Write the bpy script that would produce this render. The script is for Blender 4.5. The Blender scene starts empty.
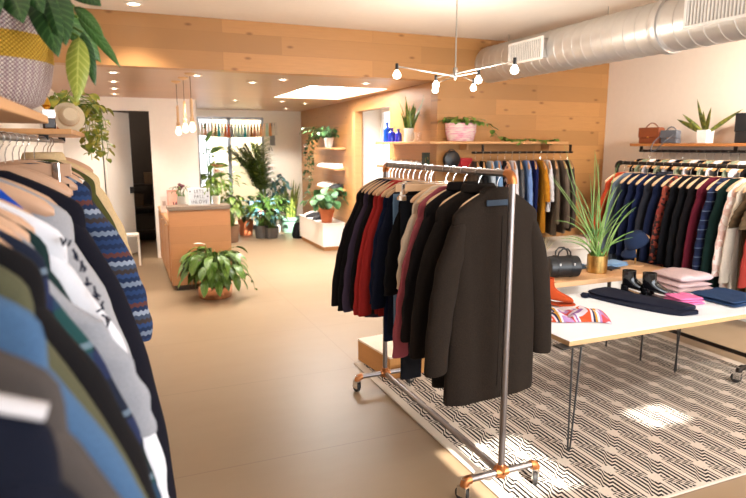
import bpy, bmesh, math, random
from mathutils import Vector, Matrix, noise
PI = math.pi
SC = bpy.context.scene
COL = SC.collection
rnd = random.Random(7)

# ------------------------------------------------------------------ materials
def lin(h):
    h = h.lstrip('#')
    o = []
    for i in (0, 2, 4):
        c = int(h[i:i+2], 16) / 255
        o.append(c / 12.92 if c <= .04045 else ((c + .055) / 1.055) ** 2.4)
    return (o[0], o[1], o[2], 1)

class NT:
    def __init__(s, name):
        s.m = bpy.data.materials.new(name); s.m.use_nodes = True
        s.t = s.m.node_tree; s.n = s.t.nodes; s.l = s.t.links
        s.bsdf = s.n['Principled BSDF']; s.out = s.n['Material Output']
    def new(s, typ, **kw):
        n = s.n.new(typ)
        for k, v in kw.items():
            setattr(n, k, v)
        return n
    def link(s, a, b): s.l.new(a, b)
    def val(s, inp, v):
        if hasattr(v, 'is_output'): s.l.new(v, inp)
        else: inp.default_value = v
    def math(s, op, a, b=None, c=None):
        n = s.n.new('ShaderNodeMath'); n.operation = op
        s.val(n.inputs[0], a)
        if b is not None: s.val(n.inputs[1], b)
        if c is not None: s.val(n.inputs[2], c)
        return n.outputs[0]
    def mix(s, f, a, b, blend='MIX'):
        n = s.n.new('ShaderNodeMix'); n.data_type = 'RGBA'; n.blend_type = blend
        s.val(n.inputs[0], f); s.val(n.inputs[6], a); s.val(n.inputs[7], b)
        return n.outputs[2]
    def obj(s):
        return s.new('ShaderNodeTexCoord').outputs['Object']
    def xyz(s, v):
        n = s.new('ShaderNodeSeparateXYZ'); s.link(v, n.inputs[0]); return n.outputs
    def comb(s, x, y, z=0.0):
        n = s.new('ShaderNodeCombineXYZ')
        s.val(n.inputs[0], x); s.val(n.inputs[1], y); s.val(n.inputs[2], z); return n.outputs[0]
    def noise(s, v, scale, detail=2.0, rough=.5):
        n = s.new('ShaderNodeTexNoise'); s.link(v, n.inputs['Vector'])
        n.inputs['Scale'].default_value = scale; n.inputs['Detail'].default_value = detail
        n.inputs['Roughness'].default_value = rough
        return n.outputs['Fac']
    def scalev(s, v, sc):
        n = s.new('ShaderNodeMapping'); s.link(v, n.inputs[0]); n.inputs['Scale'].default_value = sc
        return n.outputs[0]
    def ramp(s, f, stops, interp='LINEAR'):
        n = s.new('ShaderNodeValToRGB'); s.link(f, n.inputs[0])
        n.color_ramp.interpolation = interp
        e = n.color_ramp.elements
        while len(e) < len(stops): e.new(1)
        for k, (p, c) in zip(e, stops): k.position = p; k.color = c
        return n.outputs[0]
    def bump(s, h, strength=.3, dist=.01):
        n = s.new('ShaderNodeBump'); s.link(h, n.inputs['Height'])
        n.inputs['Strength'].default_value = strength; n.inputs['Distance'].default_value = dist
        s.link(n.outputs[0], s.bsdf.inputs['Normal'])
    def base(s, c): s.val(s.bsdf.inputs['Base Color'], c)
    def rough(s, r, metal=0.0, spec=None):
        s.bsdf.inputs['Roughness'].default_value = r; s.bsdf.inputs['Metallic'].default_value = metal
        if spec is not None: s.bsdf.inputs['Specular IOR Level'].default_value = spec

CACHE = {}
def cached(f):
    def g(*a, **k):
        key = (f.__name__, a, tuple(sorted(k.items())))
        if key not in CACHE: CACHE[key] = f(*a, **k)
        return CACHE[key]
    return g

def dk(c, f): return (c[0]*f, c[1]*f, c[2]*f, 1)

@cached
def plain(name, hexc, rough=.6, metal=0.0, var=.12, scale=18.0, spec=.5):
    t = NT(name); c = lin(hexc)
    n = t.noise(t.obj(), scale, 3)
    t.base(t.mix(n, dk(c, 1-var), dk(c, 1+var))); t.rough(rough, metal, spec)
    return t.m

@cached
def fabric(name, hexc, scale=260.0, var=.22, bump=.25, rough=.95):
    t = NT(name); c = tuple(v**1.16 for v in lin(hexc)[:3])+(1,); o = t.obj()
    n = t.noise(o, scale, 2); n2 = t.noise(o, 9, 3)
    a = t.mix(n, dk(c, 1-var), dk(c, 1+var))
    t.base(t.mix(t.math('MULTIPLY', n2, .35), a, dk(c, .72)))
    t.rough(rough, 0, .2)
    t.bsdf.inputs['Sheen Weight'].default_value = 0.0
    t.bsdf.inputs['Sheen Roughness'].default_value = .5
    t.bump(n, bump, .002)
    return t.m

@cached
def wood(name, hexc, axis='x', var=.25, rough=.45, grain=26.0):
    t = NT(name); c = lin(hexc); o = t.obj()
    sc = {'x': (.08, 1, 1), 'y': (1, .08, 1), 'z': (1, 1, .08)}[axis]
    n = t.noise(t.scalev(o, sc), grain, 4, .6)
    n2 = t.noise(t.scalev(o, sc), grain*.2, 2)
    a = t.mix(n, dk(c, 1-var), dk(c, 1+var*.6))
    t.base(t.mix(t.math('MULTIPLY', n2, .3), a, dk(c, .75))); t.rough(rough, 0, .4)
    return t.m

@cached
def planks(name, hexc, u='x', v='z', row=.2, width=1.5, rough=.4, contrast=.3, knots=True):
    t = NT(name); c = lin(hexc); p = t.xyz(t.obj())
    ix = {'x': 0, 'y': 1, 'z': 2}
    uv = t.comb(p[ix[u]], p[ix[v]])
    b = t.new('ShaderNodeTexBrick'); t.link(uv, b.inputs['Vector'])
    b.offset = .37; b.offset_frequency = 2; b.squash = 1
    b.inputs['Scale'].default_value = 1
    b.inputs['Brick Width'].default_value = width; b.inputs['Row Height'].default_value = row
    b.inputs['Mortar Size'].default_value = .0016; b.inputs['Mortar Smooth'].default_value = .2
    b.inputs['Color1'].default_value = dk(c, 1-contrast); b.inputs['Color2'].default_value = dk(c, 1+contrast*.6)
    b.inputs['Mortar'].default_value = dk(c, .45)
    g = t.noise(t.scalev(uv, (.7, 9, 1)), 7, 5, .6)
    g2 = t.noise(t.scalev(uv, (1.2, 30, 1)), 5, 3)
    col = t.mix(t.math('MULTIPLY', g, .75), b.outputs['Color'], dk(c, .62), 'MIX'); col = t.mix(t.math('MULTIPLY', g2, .4), col, dk(c, .6))
    blotch = t.noise(t.scalev(uv, (.6, 1.6, 1)), 1.3, 2)
    col = t.mix(t.math('MULTIPLY', blotch, .35), col, (c[0]*1.1, c[1]*1.12, c[2]*1.2, 1))
    if knots:
        vo = t.new('ShaderNodeTexVoronoi', voronoi_dimensions='2D'); t.link(t.scalev(uv, (1.9, 4.6, 1)), vo.inputs['Vector']); vo.inputs['Scale'].default_value = 1.25
        k = t.ramp(vo.outputs['Distance'], [(0, (1, 1, 1, 1)), (.05, (.6, .6, .6, 1)), (.1, (0, 0, 0, 1))])
        k = t.math('MULTIPLY', k, t.math('GREATER_THAN', t.xyz(vo.outputs['Color'])[0], .45))
        col = t.mix(t.math('MULTIPLY', k, .7), col, dk(lin('#5a2f17'), 1))
    t.base(col); t.rough(rough, 0, .4)
    return t.m

@cached
def emit(name, hexc, strength):
    t = NT(name)
    t.bsdf.inputs['Emission Color'].default_value = lin(hexc)
    t.bsdf.inputs['Emission Strength'].default_value = strength
    n = t.noise(t.obj(), 5); t.base(t.mix(n, lin(hexc), dk(lin(hexc), .95)))
    return t.m

@cached
def leafmat(name, h1, h2, scale=14.0, rough=.4):
    t = NT(name); o = t.obj()
    n = t.noise(o, scale, 2)
    f = t.ramp(n, [(.35, (0, 0, 0, 1)), (.65, (1, 1, 1, 1))])
    t.base(t.mix(f, lin(h1), lin(h2))); t.rough(rough, 0, .4)
    t.bsdf.inputs['Subsurface Weight'].default_value = 0
    return t.m

@cached
def veined(name, h1, h2, hv, rough=.35, ribs=9.):
    t = NT(name); o = t.obj()
    a = t.new('ShaderNodeAttribute'); a.attribute_name = 'blade'; p = t.xyz(a.outputs['Vector'])
    av = t.math('ABSOLUTE', p[1])
    mid = t.math('LESS_THAN', av, .07)
    w = t.math('SINE', t.math('MULTIPLY', t.math('SUBTRACT', t.math('MULTIPLY', p[0], ribs), t.math('MULTIPLY', av, 1.6)), 6.283))
    r = t.ramp(w, [(.55, (0, 0, 0, 1)), (.95, (1, 1, 1, 1))])
    n = t.noise(o, 18, 3)
    c = t.mix(n, lin(h1), lin(h2))
    c = t.mix(t.math('MULTIPLY', r, .45), c, lin(hv)); c = t.mix(t.math('MULTIPLY', mid, .6), c, lin(hv))
    t.base(c); t.rough(rough, 0, .4); return t.m

@cached
def metal(name, hexc, rough=.3, var=.1):
    t = NT(name); c = lin(hexc)
    n = t.noise(t.obj(), 22, 4, .6)
    t.base(t.mix(n, dk(c, 1-var), dk(c, 1+var))); t.rough(rough, 1.0)
    return t.m

@cached
def glass(name, hexc='#ffffff', rough=.02):
    t = NT(name)
    t.bsdf.inputs['Transmission Weight'].default_value = 1
    t.rough(rough); t.bsdf.inputs['IOR'].default_value = 1.3
    n = t.noise(t.obj(), 4); t.base(t.mix(n, lin(hexc), dk(lin(hexc), .96)))
    return t.m

@cached
def plaid(name, base, l1, l2, period=.11):
    t = NT(name); p = t.xyz(t.obj())
    def line(ax, ph, w):
        f = t.math('FRACT', t.math('ADD', t.math('DIVIDE', ax, period), ph))
        return t.math('LESS_THAN', f, w)
    col = t.mix(t.math('MULTIPLY', line(p[0], 0., .4), .7), lin(base), lin(l1))
    col = t.mix(t.math('MULTIPLY', line(p[2], .2, .4), .55), col, lin(l2))
    col = t.mix(t.math('MULTIPLY', line(p[2], .75, .08), .5), col, lin('#7d8fa0'))
    t.base(col); t.rough(.95, 0, .2); return t.m

@cached
def blotches(name, cols, scale=16.0, stretch=(1, 1, 1), rough=.8):
    t = NT(name)
    vo = t.new('ShaderNodeTexVoronoi'); t.link(t.scalev(t.obj(), stretch), vo.inputs['Vector']); vo.inputs['Scale'].default_value = scale
    p = t.xyz(vo.outputs['Color'])
    n = len(cols)
    t.base(t.ramp(p[0], [(i/n, lin(c)) for i, c in enumerate(cols)], 'CONSTANT')); t.rough(rough, 0, .3)
    return t.m

@cached
def bands(name, cols, period=.3, ax=2, wav=.0, rough=.9, zig=0.0, zper=.03):
    """horizontal bands of several colours along an axis, optionally with a zigzag edge"""
    t = NT(name); p = t.xyz(t.obj())
    z = p[ax]
    if zig:
        z = t.math('ADD', z, t.math('MULTIPLY', t.math('PINGPONG', t.math('ADD', p[0], t.math('MULTIPLY', p[1], .8)), zper), zig))
    f = t.math('FRACT', t.math('DIVIDE', z, period))
    n = len(cols)
    t.base(t.ramp(f, [(i/n, lin(c)) for i, c in enumerate(cols)], 'CONSTANT')); t.rough(rough, 0, .2)
    return t.m

# ------------------------------------------------------------------ mesh collector
class MB:
    def __init__(s): s.v = []; s.f = []; s.c = {}
    def add(s, vs, fs):
        o = len(s.v); s.v += [tuple(v) for v in vs]; s.f += [tuple(i+o for i in f) for f in fs]; return s
    def box(s, x0, x1, y0, y1, z0, z1):
        vs = [(x, y, z) for x in (x0, x1) for y in (y0, y1) for z in (z0, z1)]
        return s.add(vs, [(0,1,3,2),(4,6,7,5),(0,4,5,1),(2,3,7,6),(0,2,6,4),(1,5,7,3)])
    def prism(s, poly, z0, z1):
        """vertical prism over an (x,y) polygon, counter-clockwise"""
        n = len(poly)
        vs = [(x, y, z0) for x, y in poly] + [(x, y, z1) for x, y in poly]
        fs = [tuple(range(n))[::-1], tuple(range(n, 2*n))] + [(i, (i+1) % n, n+(i+1) % n, n+i) for i in range(n)]
        return s.add(vs, fs)
    def loft(s, rings, cap0=True, cap1=True, closed=True):
        n = len(rings[0]); vs = [p for r in rings for p in r]; fs = []
        for k in range(len(rings)-1):
            for i in range(n if closed else n-1):
                j = (i+1) % n
                fs.append((k*n+i, k*n+j, (k+1)*n+j, (k+1)*n+i))
        if cap0: fs.append(tuple(range(n))[::-1])
        if cap1: fs.append(tuple((len(rings)-1)*n+i for i in range(n)))
        return s.add(vs, fs)
    def tube(s, pts, r, n=8, cap=True, flat=None):
        pts = [Vector(p) for p in pts]; rings = []
        rr = r if isinstance(r, (list, tuple)) else [r]*len(pts)
        ref = None
        for i, p in enumerate(pts):
            a = pts[max(i-1, 0)]; b = pts[min(i+1, len(pts)-1)]
            d = (b-a)
            d = d.normalized() if d.length > 1e-9 else Vector((0, 0, 1))
            if ref is None:
                ref = Vector((0, 0, 1)) if abs(d.z) < .9 else Vector((1, 0, 0))
            u = (ref - d*ref.dot(d))
            u = u.normalized() if u.length > 1e-6 else d.orthogonal().normalized()
            w = d.cross(u); ref = u
            fl = flat or (1, 1)
            rings.append([p + (u*math.cos(t)*fl[0] + w*math.sin(t)*fl[1])*rr[i] for t in [2*PI*k/n for k in range(n)]])
        return s.loft(rings, cap, cap)
    def lathe(s, prof, n=24, c=(0, 0, 0), cap0=True, cap1=True, sx=1., sy=1.):
        rings = [[(c[0]+r*sx*math.cos(2*PI*k/n), c[1]+r*sy*math.sin(2*PI*k/n), c[2]+z) for k in range(n)] for r, z in prof]
        return s.loft(rings, cap0, cap1)
    def sphere(s, c, r, n=16, m=10, sx=1, sy=1, sz=1):
        prof = [(max(r*math.sin(PI*k/m), 1e-4), -r*math.cos(PI*k/m)*sz) for k in range(m+1)]
        return s.lathe(prof, n, c, sx=sx, sy=sy)
    def grid(s, fn, nu, nv):
        vs = [fn(i/(nu), j/(nv)) for j in range(nv+1) for i in range(nu+1)]
        fs = [(j*(nu+1)+i, j*(nu+1)+i+1, (j+1)*(nu+1)+i+1, (j+1)*(nu+1)+i) for j in range(nv) for i in range(nu)]
        return s.add(vs, fs)
    def leaf(s, p, d, L, W, droop=.6, fold=.25, up=None, n=6, shape=.9, twist=0.):
        """a pointed leaf: base p, start direction d, drooping under its weight"""
        p = Vector(p); d = Vector(d).normalized()
        side = d.cross(up if up else Vector((0, 0, 1)))
        side = side.normalized() if side.length > 1e-4 else Vector((1, 0, 0))
        if twist: side = Matrix.Rotation(twist, 3, d) @ side
        o_ = len(s.v)
        for i in range(n+1):
            for k in range(3): s.c[o_+i*3+k] = (i/n, k-1.0, 0)
        vs = []; step = L/n
        for i in range(n+1):
            q = i/n
            w = W*.5*(math.sin(PI*min(1, q**shape))**.8 if 0 < q < 1 else .02)
            nrm = side.cross(d)
            vs += [p + side*w + nrm*w*fold, p.copy(), p - side*w + nrm*w*fold]
            d = (d + Vector((0, 0, -1))*droop*step/max(L, .01)).normalized()
            p = p + d*step
        fs = []
        for i in range(n):
            a = i*3
            fs += [(a, a+1, a+4, a+3), (a+1, a+2, a+5, a+4)]
        return s.add(vs, fs)
    def xf(s, M):
        s.v = [tuple(M @ Vector(v)) for v in s.v]; return s
    def build(s, name, m, parent=None, smooth=True, bevel=0., sub=0, seg=2, angle=40, solid=0.):
        me = bpy.data.meshes.new(name); me.from_pydata(s.v, [], s.f); me.update()
        bm = bmesh.new(); bm.from_mesh(me); bmesh.ops.recalc_face_normals(bm, faces=bm.faces); bm.to_mesh(me); bm.free()
        if s.c:
            at = me.attributes.new('blade', 'FLOAT_VECTOR', 'POINT')
            for k, c in s.c.items(): at.data[k].vector = c
        o = bpy.data.objects.new(name, me); COL.objects.link(o)
        if m: me.materials.append(m)
        if parent: o.parent = parent
        if solid:
            md = o.modifiers.new('s', 'SOLIDIFY'); md.thickness = solid
        if bevel:
            md = o.modifiers.new('b', 'BEVEL'); md.width = bevel; md.segments = seg; md.limit_method = 'ANGLE'
        if sub:
            md = o.modifiers.new('u', 'SUBSURF'); md.levels = sub; md.render_levels = sub
        if smooth:
            me.polygons.foreach_set('use_smooth', [True]*len(me.polygons))
            try: me.set_sharp_from_angle(angle=math.radians(angle))
            except Exception: pass
        return o

def tag(o, label, cat, group=None):
    o['label'] = label; o['category'] = cat
    if group: o['group'] = group
    return o
def thing(name, label, cat, loc=(0, 0, 0), rz=0., group=None):
    o = bpy.data.objects.new(name, None); COL.objects.link(o)
    o.location = loc; o.rotation_euler = (0, 0, rz); o.empty_display_size = .05
    return tag(o, label, cat, group)
def struct(name, mb, m, **k):
    o = mb.build(name, m, smooth=k.pop('smooth', False), **k); o['kind'] = 'structure'; return o
def dup(o, loc=None, rz=None, label=None, group=None, parent=None):
    c = o.copy(); COL.objects.link(c)
    if parent: c.parent = parent
    if loc is not None: c.location = loc
    if rz is not None: c.rotation_euler = (0, 0, rz)
    if label: c['label'] = label
    if group: c['group'] = group
    for ch in list(o.children): dup(ch, parent=c)
    return c
def bez(p0, p1, p2, n=8):
    p0, p1, p2 = Vector(p0), Vector(p1), Vector(p2)
    return [p0*(1-t)**2 + p1*2*t*(1-t) + p2*t*t for t in [i/n for i in range(n+1)]]
def rdir(az, el): return Vector((math.cos(az)*math.cos(el), math.sin(az)*math.cos(el), math.sin(el)))
WORLD, FRONT, SUN, TRACK, EXPOSURE, DLE, YARD, SKY, WASH = 2.6, 125., 20., 32., 0.35, 55., 700., 200., 240.
# ------------------------------------------------------------------ setting
XL, XR, YF, YB = -.72, 5.55, -1.2, 5.85
ZC, ZS = 2.84, 2.385
def cw(y): return 3.2 + .047*(y-5.85)          # corridor side wall, slightly out of square

white = plain('white_paint', '#f1ece4', .7, var=.03)
cream = plain('cream_paint', '#ecdccb', .75, var=.03)
ceilm = plain('ceiling_paint', '#e8dccf', .8, var=.03)
wood_wall = planks('oak_boards_front', '#be8850', 'x', 'z', .17, 1.5, .4, .42)
wood_side = planks('oak_boards_side', '#be8850', 'y', 'z', .17, 1.5, .4, .35)
wood_soffit = planks('oak_soffit', '#c09a7a', 'x', 'y', .6, 2.2, .35, .12, False)
oak = wood('oak_shelf', '#c9935f', 'x')
oak_y = wood('oak_shelf_long', '#c9935f', 'y')
black_iron = metal('black_iron', '#3a3431', .45)
black_paint = plain('black_steel', '#1d1c1d', .45)
galv = metal('galvanised_pipe', '#8a8280', .38)
copper_fit = metal('copper_fitting', '#b9784a', .38)
chrome = metal('chrome', '#dcdcdc', .14)

def floor_mat():
    t = NT('floor_tile'); o = t.obj(); p = t.xyz(o)
    n = t.noise(o, .7, 4, .6); n2 = t.noise(t.scalev(o, (1, 3, 1)), 2.2, 5, .6)
    c = t.mix(n, lin('#8a7157'), lin('#97836a'))
    c = t.mix(t.math('MULTIPLY', n2, .5), c, lin('#80694f'))
    def ln(ax, off, per, w):
        f = t.math('FRACT', t.math('DIVIDE', t.math('SUBTRACT', ax, off), per))
        return t.math('LESS_THAN', f, w/per)
    g = t.math('MAXIMUM', ln(p[0], 1.62, 2.4, .007), ln(p[1], 3.03, 1.12, .007))
    c = t.mix(t.math('MULTIPLY', g, .45), c, lin('#6d5642'))
    t.base(c); t.rough(.4, 0, .4)
    return t.m
struct('floor', MB().box(XL-.1, XR+.1, YF-.1, 14.6, -.1, 0), floor_mat())
struct('ceiling', MB().box(XL-.1, XR+.1, YF-.1, 6.0, ZC, ZC+.1), ceilm)
# low timber ceiling over the back of the shop, open at the skylight
sk = (2.12, 3.12, 6.97, 8.8)
m = MB().box(XL, 3.9, 6.0, sk[2], ZS, ZS+.1).box(XL, 3.9, sk[3], 12.4, ZS, ZS+.1)
m.box(XL, sk[0], sk[2], sk[3], ZS, ZS+.1).box(sk[1], 3.9, sk[2], sk[3], ZS, ZS+.1)
struct('ceiling_low', m, wood_soffit)
m = MB()
m.box(sk[0]-.05, sk[0], sk[2]-.05, sk[3]+.05, ZS+.1, ZS+.5).box(sk[1], sk[1]+.05, sk[2]-.05, sk[3]+.05, ZS+.1, ZS+.5)
m.box(sk[0], sk[1], sk[2]-.05, sk[2], ZS+.1, ZS+.5).box(sk[0], sk[1], sk[3], sk[3]+.05, ZS+.1, ZS+.5)
struct('window_2', m, white)
# bulkhead and back wall in one plane
m = MB().box(XL, 3.2, YB, 6.0, ZS, ZC).box(3.2, XR, YB, 6.0, 0, ZC)
struct('wall_back', m, wood_wall)
struct('wall_left', MB().box(XL-.1, XL, YF, 9.7, 0, ZC), white)
struct('wall_right', MB().box(XR, XR+.1, YF, 6.0, 0, ZC), cream)
# corridor side wall with white niche
def seg(y0, y1, z0, z1, th=.12):
    return MB().prism([(cw(y0), y0), (cw(y0)+th, y0), (cw(y1)+th, y1), (cw(y1), y1)], z0, z1)
n0, n1 = 7.25, 8.65
m = seg(6.0, n0, 0, ZS)
for s_ in (seg(n0, n1, 2.2, ZS), seg(n1, 12.3, 0, ZS)): m.add(s_.v, s_.f)
struct('wall_corridor', m, wood_side)
x0 = cw(n0)
m = MB().box(x0+.125, x0+.55, n0-.1, n0-.05, 0, 2.25).box(x0+.2, x0+.55, n1+.05, n1+.1, 0, 2.25)
m.box(x0+.125, x0+.6, n0-.1, n1+.1, 2.25, 2.3)
struct('wall_niche', m, white)
w3 = struct('window_3', MB().box(x0+.5, x0+.55, n0-.05, n0, 0, 2.25).box(x0+.5, x0+.55, n1, n1+.05, 0, 2.25).box(x0+.5, x0+.55, n0, n1, 2.2, 2.25).box(x0+.5, x0+.55, n0, n1, 0, .06), white)
MB().box(x0+.52, x0+.526, n0, n1, .06, 2.2).build('pane', glass('window_glass'), w3, smooth=False)
jx = cw(n1)
struct('trim_1', MB().box(jx-.02, jx+.1, n1-.02, n1+.1, 0, 2.2), oak, bevel=.004)
# white back wall with doorway, return, glazed back wall
YD = 9.6
m = MB().box(XL, -.22, YD, YD+.12, 0, ZS).box(.45, 1.12, YD, YD+.12, 0, ZS).box(-.22, .45, YD, YD+.12, 2.2, ZS)
struct('wall_rear_left', m, white)
struct('wall_return', MB().box(1.0, 1.12, YD+.12, 12.2, 0, ZS), white)
YW = 12.2
m = MB().box(1.0, 1.42, YW, YW+.12, 0, ZS).box(2.72, 3.62, YW, YW+.12, 0, ZS).box(1.42, 2.72, YW, YW+.12, 2.25, ZS)
struct('wall_rear', m, white)
grey_frame = metal('grey_aluminium', '#9a9a9c', .4)
wf = MB()
for a, b in ((1.42, 1.46), (2.0, 2.07), (2.68, 2.72)): wf.box(a, b, YW+.02, YW+.09, 0, 2.25)
wf.box(1.46, 2.68, YW+.02, YW+.09, 2.2, 2.25).box(1.46, 2.68, YW+.02, YW+.09, 0, .1)
w1 = struct('window_1', wf, grey_frame)
gl = glass('window_glass')
for a, b in ((1.46, 2.0), (2.07, 2.68)):
    MB().box(a, b, YW+.05, YW+.056, .1, 2.2).build('pane', gl, w1, smooth=False)
# yard seen through the glass
struct('wall_yard', MB().box(2.0, 4.2, 14.3, 14.5, 0, 2.9), plain('yard_render', '#a8987a', .8))
# dark stockroom behind the doorway
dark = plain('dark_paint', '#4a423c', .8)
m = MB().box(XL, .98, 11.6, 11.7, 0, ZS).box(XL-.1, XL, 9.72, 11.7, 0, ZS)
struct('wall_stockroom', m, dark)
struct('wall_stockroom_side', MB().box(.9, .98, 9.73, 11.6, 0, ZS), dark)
a_ = math.radians(56)
dl = MB().box(0, .63, -.02, .02, .01, 2.19)
d1 = struct('door_1', dl, white, bevel=.003); d1.location = (-.19, YD+.1, 0); d1.rotation_euler = (0, 0, a_)
hb = MB().box(.53, .58, -.05, -.02, .96, 1.06).tube([(.555, -.05, 1.01), (.555, -.08, 1.01), (.48, -.085, 1.01)], .009)
hb.build('door_handle', black_paint, d1)
# front of the shop, behind the camera: opening under an added sun-blocking canopy, two slots shaping the sun
m = MB().box(XL, XR, YF-.1, YF, 0, .35)
m.box(XL, .1, YF-.1, YF, .35, 2.1).box(5.2, XR, YF-.1, YF, .35, 2.1).box(XL, XR, YF-.1, YF, 2.1, 2.2)
cz = ((1.53, 2.06), (2.86, 3.22)); xs = XL  # unseen high slots, cut to place the sun patches on the rug
for a, b in cz:
    m.box(xs, a, YF-.1, YF, 2.2, 2.62); xs = b
m.box(2.86, 3.22, YF-.1, YF, 2.2, 2.40)
m.box(xs, XR, YF-.1, YF, 2.2, 2.62).box(XL, XR, YF-.1, YF, 2.62, ZC)
struct('wall_front', m, white)
struct('canopy_sun_block', MB().box(XL, XR, YF-3.1, YF-.1, 2.12, 2.16), white)  # unseen canopy, added to keep direct sun out of the lower opening
for i, (a, b) in enumerate(cz): pass
# baseboards
struct('baseboard_right', MB().box(XR-.015, XR, YF, YB, 0, .1), white, bevel=.003)
struct('baseboard_left', MB().box(XL, XL+.015, YF, YD, 0, .1), white, bevel=.003)

# ------------------------------------------------------------------ rug
def rug_mat():
    t = NT('woven_rug'); o = t.obj(); p = t.xyz(o)
    u = t.math('DIVIDE', t.math('SUBTRACT', p[0], 2.28), .165)
    v = t.math('DIVIDE', t.math('SUBTRACT', p[1], 2.224), .305)
    def wrap(x): return t.math('SUBTRACT', x, t.math('ROUND', x))
    hu = t.math('MULTIPLY', u, .5)
    db = wrap(t.math('SUBTRACT', v, hu)); da = wrap(t.math('ADD', v, hu))
    def step(x, a, b):
        n = t.new('ShaderNodeMapRange'); t.link(x, n.inputs[0])
        n.inputs[1].default_value = a; n.inputs[2].default_value = b
        n.clamp = True; return n.outputs[0]
    # steps along one diagonal (a jog out and back), a one-line shift along the other
    jog = t.math('SUBTRACT', step(db, -.13, -.07), step(db, .07, .13))
    sh = step(da, -.07, .07)
    wob = t.math('MULTIPLY', t.math('PINGPONG', t.math('ADD', t.math('MULTIPLY', da, 14), 10), .5), t.math('LESS_THAN', t.math('ABSOLUTE', da), .12))
    w = t.math('ADD', t.math('MULTIPLY', u, 6), t.math('ADD', t.math('MULTIPLY', jog, .8), t.math('ADD', sh, t.math('MULTIPLY', wob, .5))))
    black = t.math('GREATER_THAN', t.math('FRACT', t.math('ADD', w, .25)), .46)
    du = t.math('ABSOLUTE', wrap(u))
    keep = t.math('GREATER_THAN', du, t.math('ADD', .08, t.math('MULTIPLY', .13, t.math('LESS_THAN', t.math('ADD', t.math('ABSOLUTE', da), t.math('ABSOLUTE', db)), .2))))
    # plain border
    bx = t.math('MULTIPLY', t.math('GREATER_THAN', p[0], 1.66), t.math('LESS_THAN', p[0], 4.34))
    by = t.math('MULTIPLY', t.math('GREATER_THAN', p[1], 1.93), t.math('LESS_THAN', p[1], 4.16))
    f = t.math('MULTIPLY', t.math('MULTIPLY', black, keep), t.math('MULTIPLY', bx, by))
    n = t.noise(o, 120, 2)
    ca = t.mix(n, lin('#bfb2a4'), lin('#cfc3b6')); cb = t.mix(n, lin('#141112'), lin('#292322'))
    t.base(t.mix(f, ca, cb)); t.rough(.95, 0, .15); t.bump(n, .4, .003)
    return t.m
tag(MB().box(1.6, 4.42, 1.915, 4.22, .001, .011).build('rug', rug_mat(), smooth=False, bevel=.003),
    'flat woven rug in black and cream zigzag lines under the white table', 'rug')

# ------------------------------------------------------------------ ceiling fittings
bulb_on = emit('warm_lamp_glow', '#fff1d8', 6.)
lens = emit('downlight_glow', '#fff0da', 22.)
trim_w = plain('lamp_trim', '#efe6da', .5)
def spot(parent, loc, e, size=1.9, blend=.6, col=(1, .9, .78), r=.04):
    l = bpy.data.lights.new('lamp', 'SPOT'); l.energy = e; l.spot_size = size; l.spot_blend = blend; l.color = col; l.shadow_soft_size = r
    o = bpy.data.objects.new('lamp', l); COL.objects.link(o); o.parent = parent; o.location = loc
    return o
DL = [(0.0, 6.38, 'recessed ceiling light nearest the plank bulkhead in the row of four by the left wall'),
      (0.0, 7.26, 'second recessed ceiling light from the bulkhead in the row of four by the left wall'),
      (0.0, 8.13, 'third recessed ceiling light from the bulkhead in the row of four by the left wall'),
      (0.0, 8.98, 'recessed ceiling light nearest the doorway in the row of four by the left wall'),
      (.76, 6.33, 'recessed ceiling light just in front of the three pendant bulb cords'),
      (1.64, 6.38, 'recessed ceiling light close to the bulkhead, left of the skylight'),
      (1.40, 6.78, 'recessed ceiling light between the pendant cords and the skylight'),
      (1.70, 9.53, 'recessed ceiling light farthest back above the end of the counter'),
      (2.41, 9.46, 'recessed ceiling light just behind the skylight in front of the garland'),
      (2.88, 9.78, 'recessed ceiling light behind the skylight beside the timber side wall'),
      (2.95, 11.3, 'small recessed ceiling light above the potted snake plant at the back'),
      (2.59, 6.40, 'recessed ceiling light between the bulkhead and the skylight')]
for i, (x, y, lab) in enumerate(DL):
    t = thing('recessed_ceiling_light', lab, 'ceiling light', (x, y, ZS), 0, 'recessed lights in the low ceiling')
    MB().lathe([(.03, -.001), (.055, -.001), (.058, -.006), (.05, -.01), (.036, -.008)], 24, cap0=False, cap1=False).build('trim_ring', trim_w, t)
    MB().lathe([(.035, -.004), (.001, -.009)], 20, cap0=True, cap1=True).build('lens', lens, t)
    spot(t, (0, 0, -.03), DLE*(1.8 if y > 9 else 1))
t = thing('recessed_ceiling_light', 'round ceiling light in the cream ceiling above the plank bulkhead', 'ceiling light', (.19, 5.5, ZC), 0)
MB().lathe([(.04, -.001), (.075, -.001), (.078, -.008), (.05, -.012)], 24, cap0=False, cap1=False).build('trim_ring', trim_w, t)
MB().lathe([(.05, -.004), (.001, -.012)], 20).build('lens', lens, t)
spot(t, (0, 0, -.04), 50)

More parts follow.
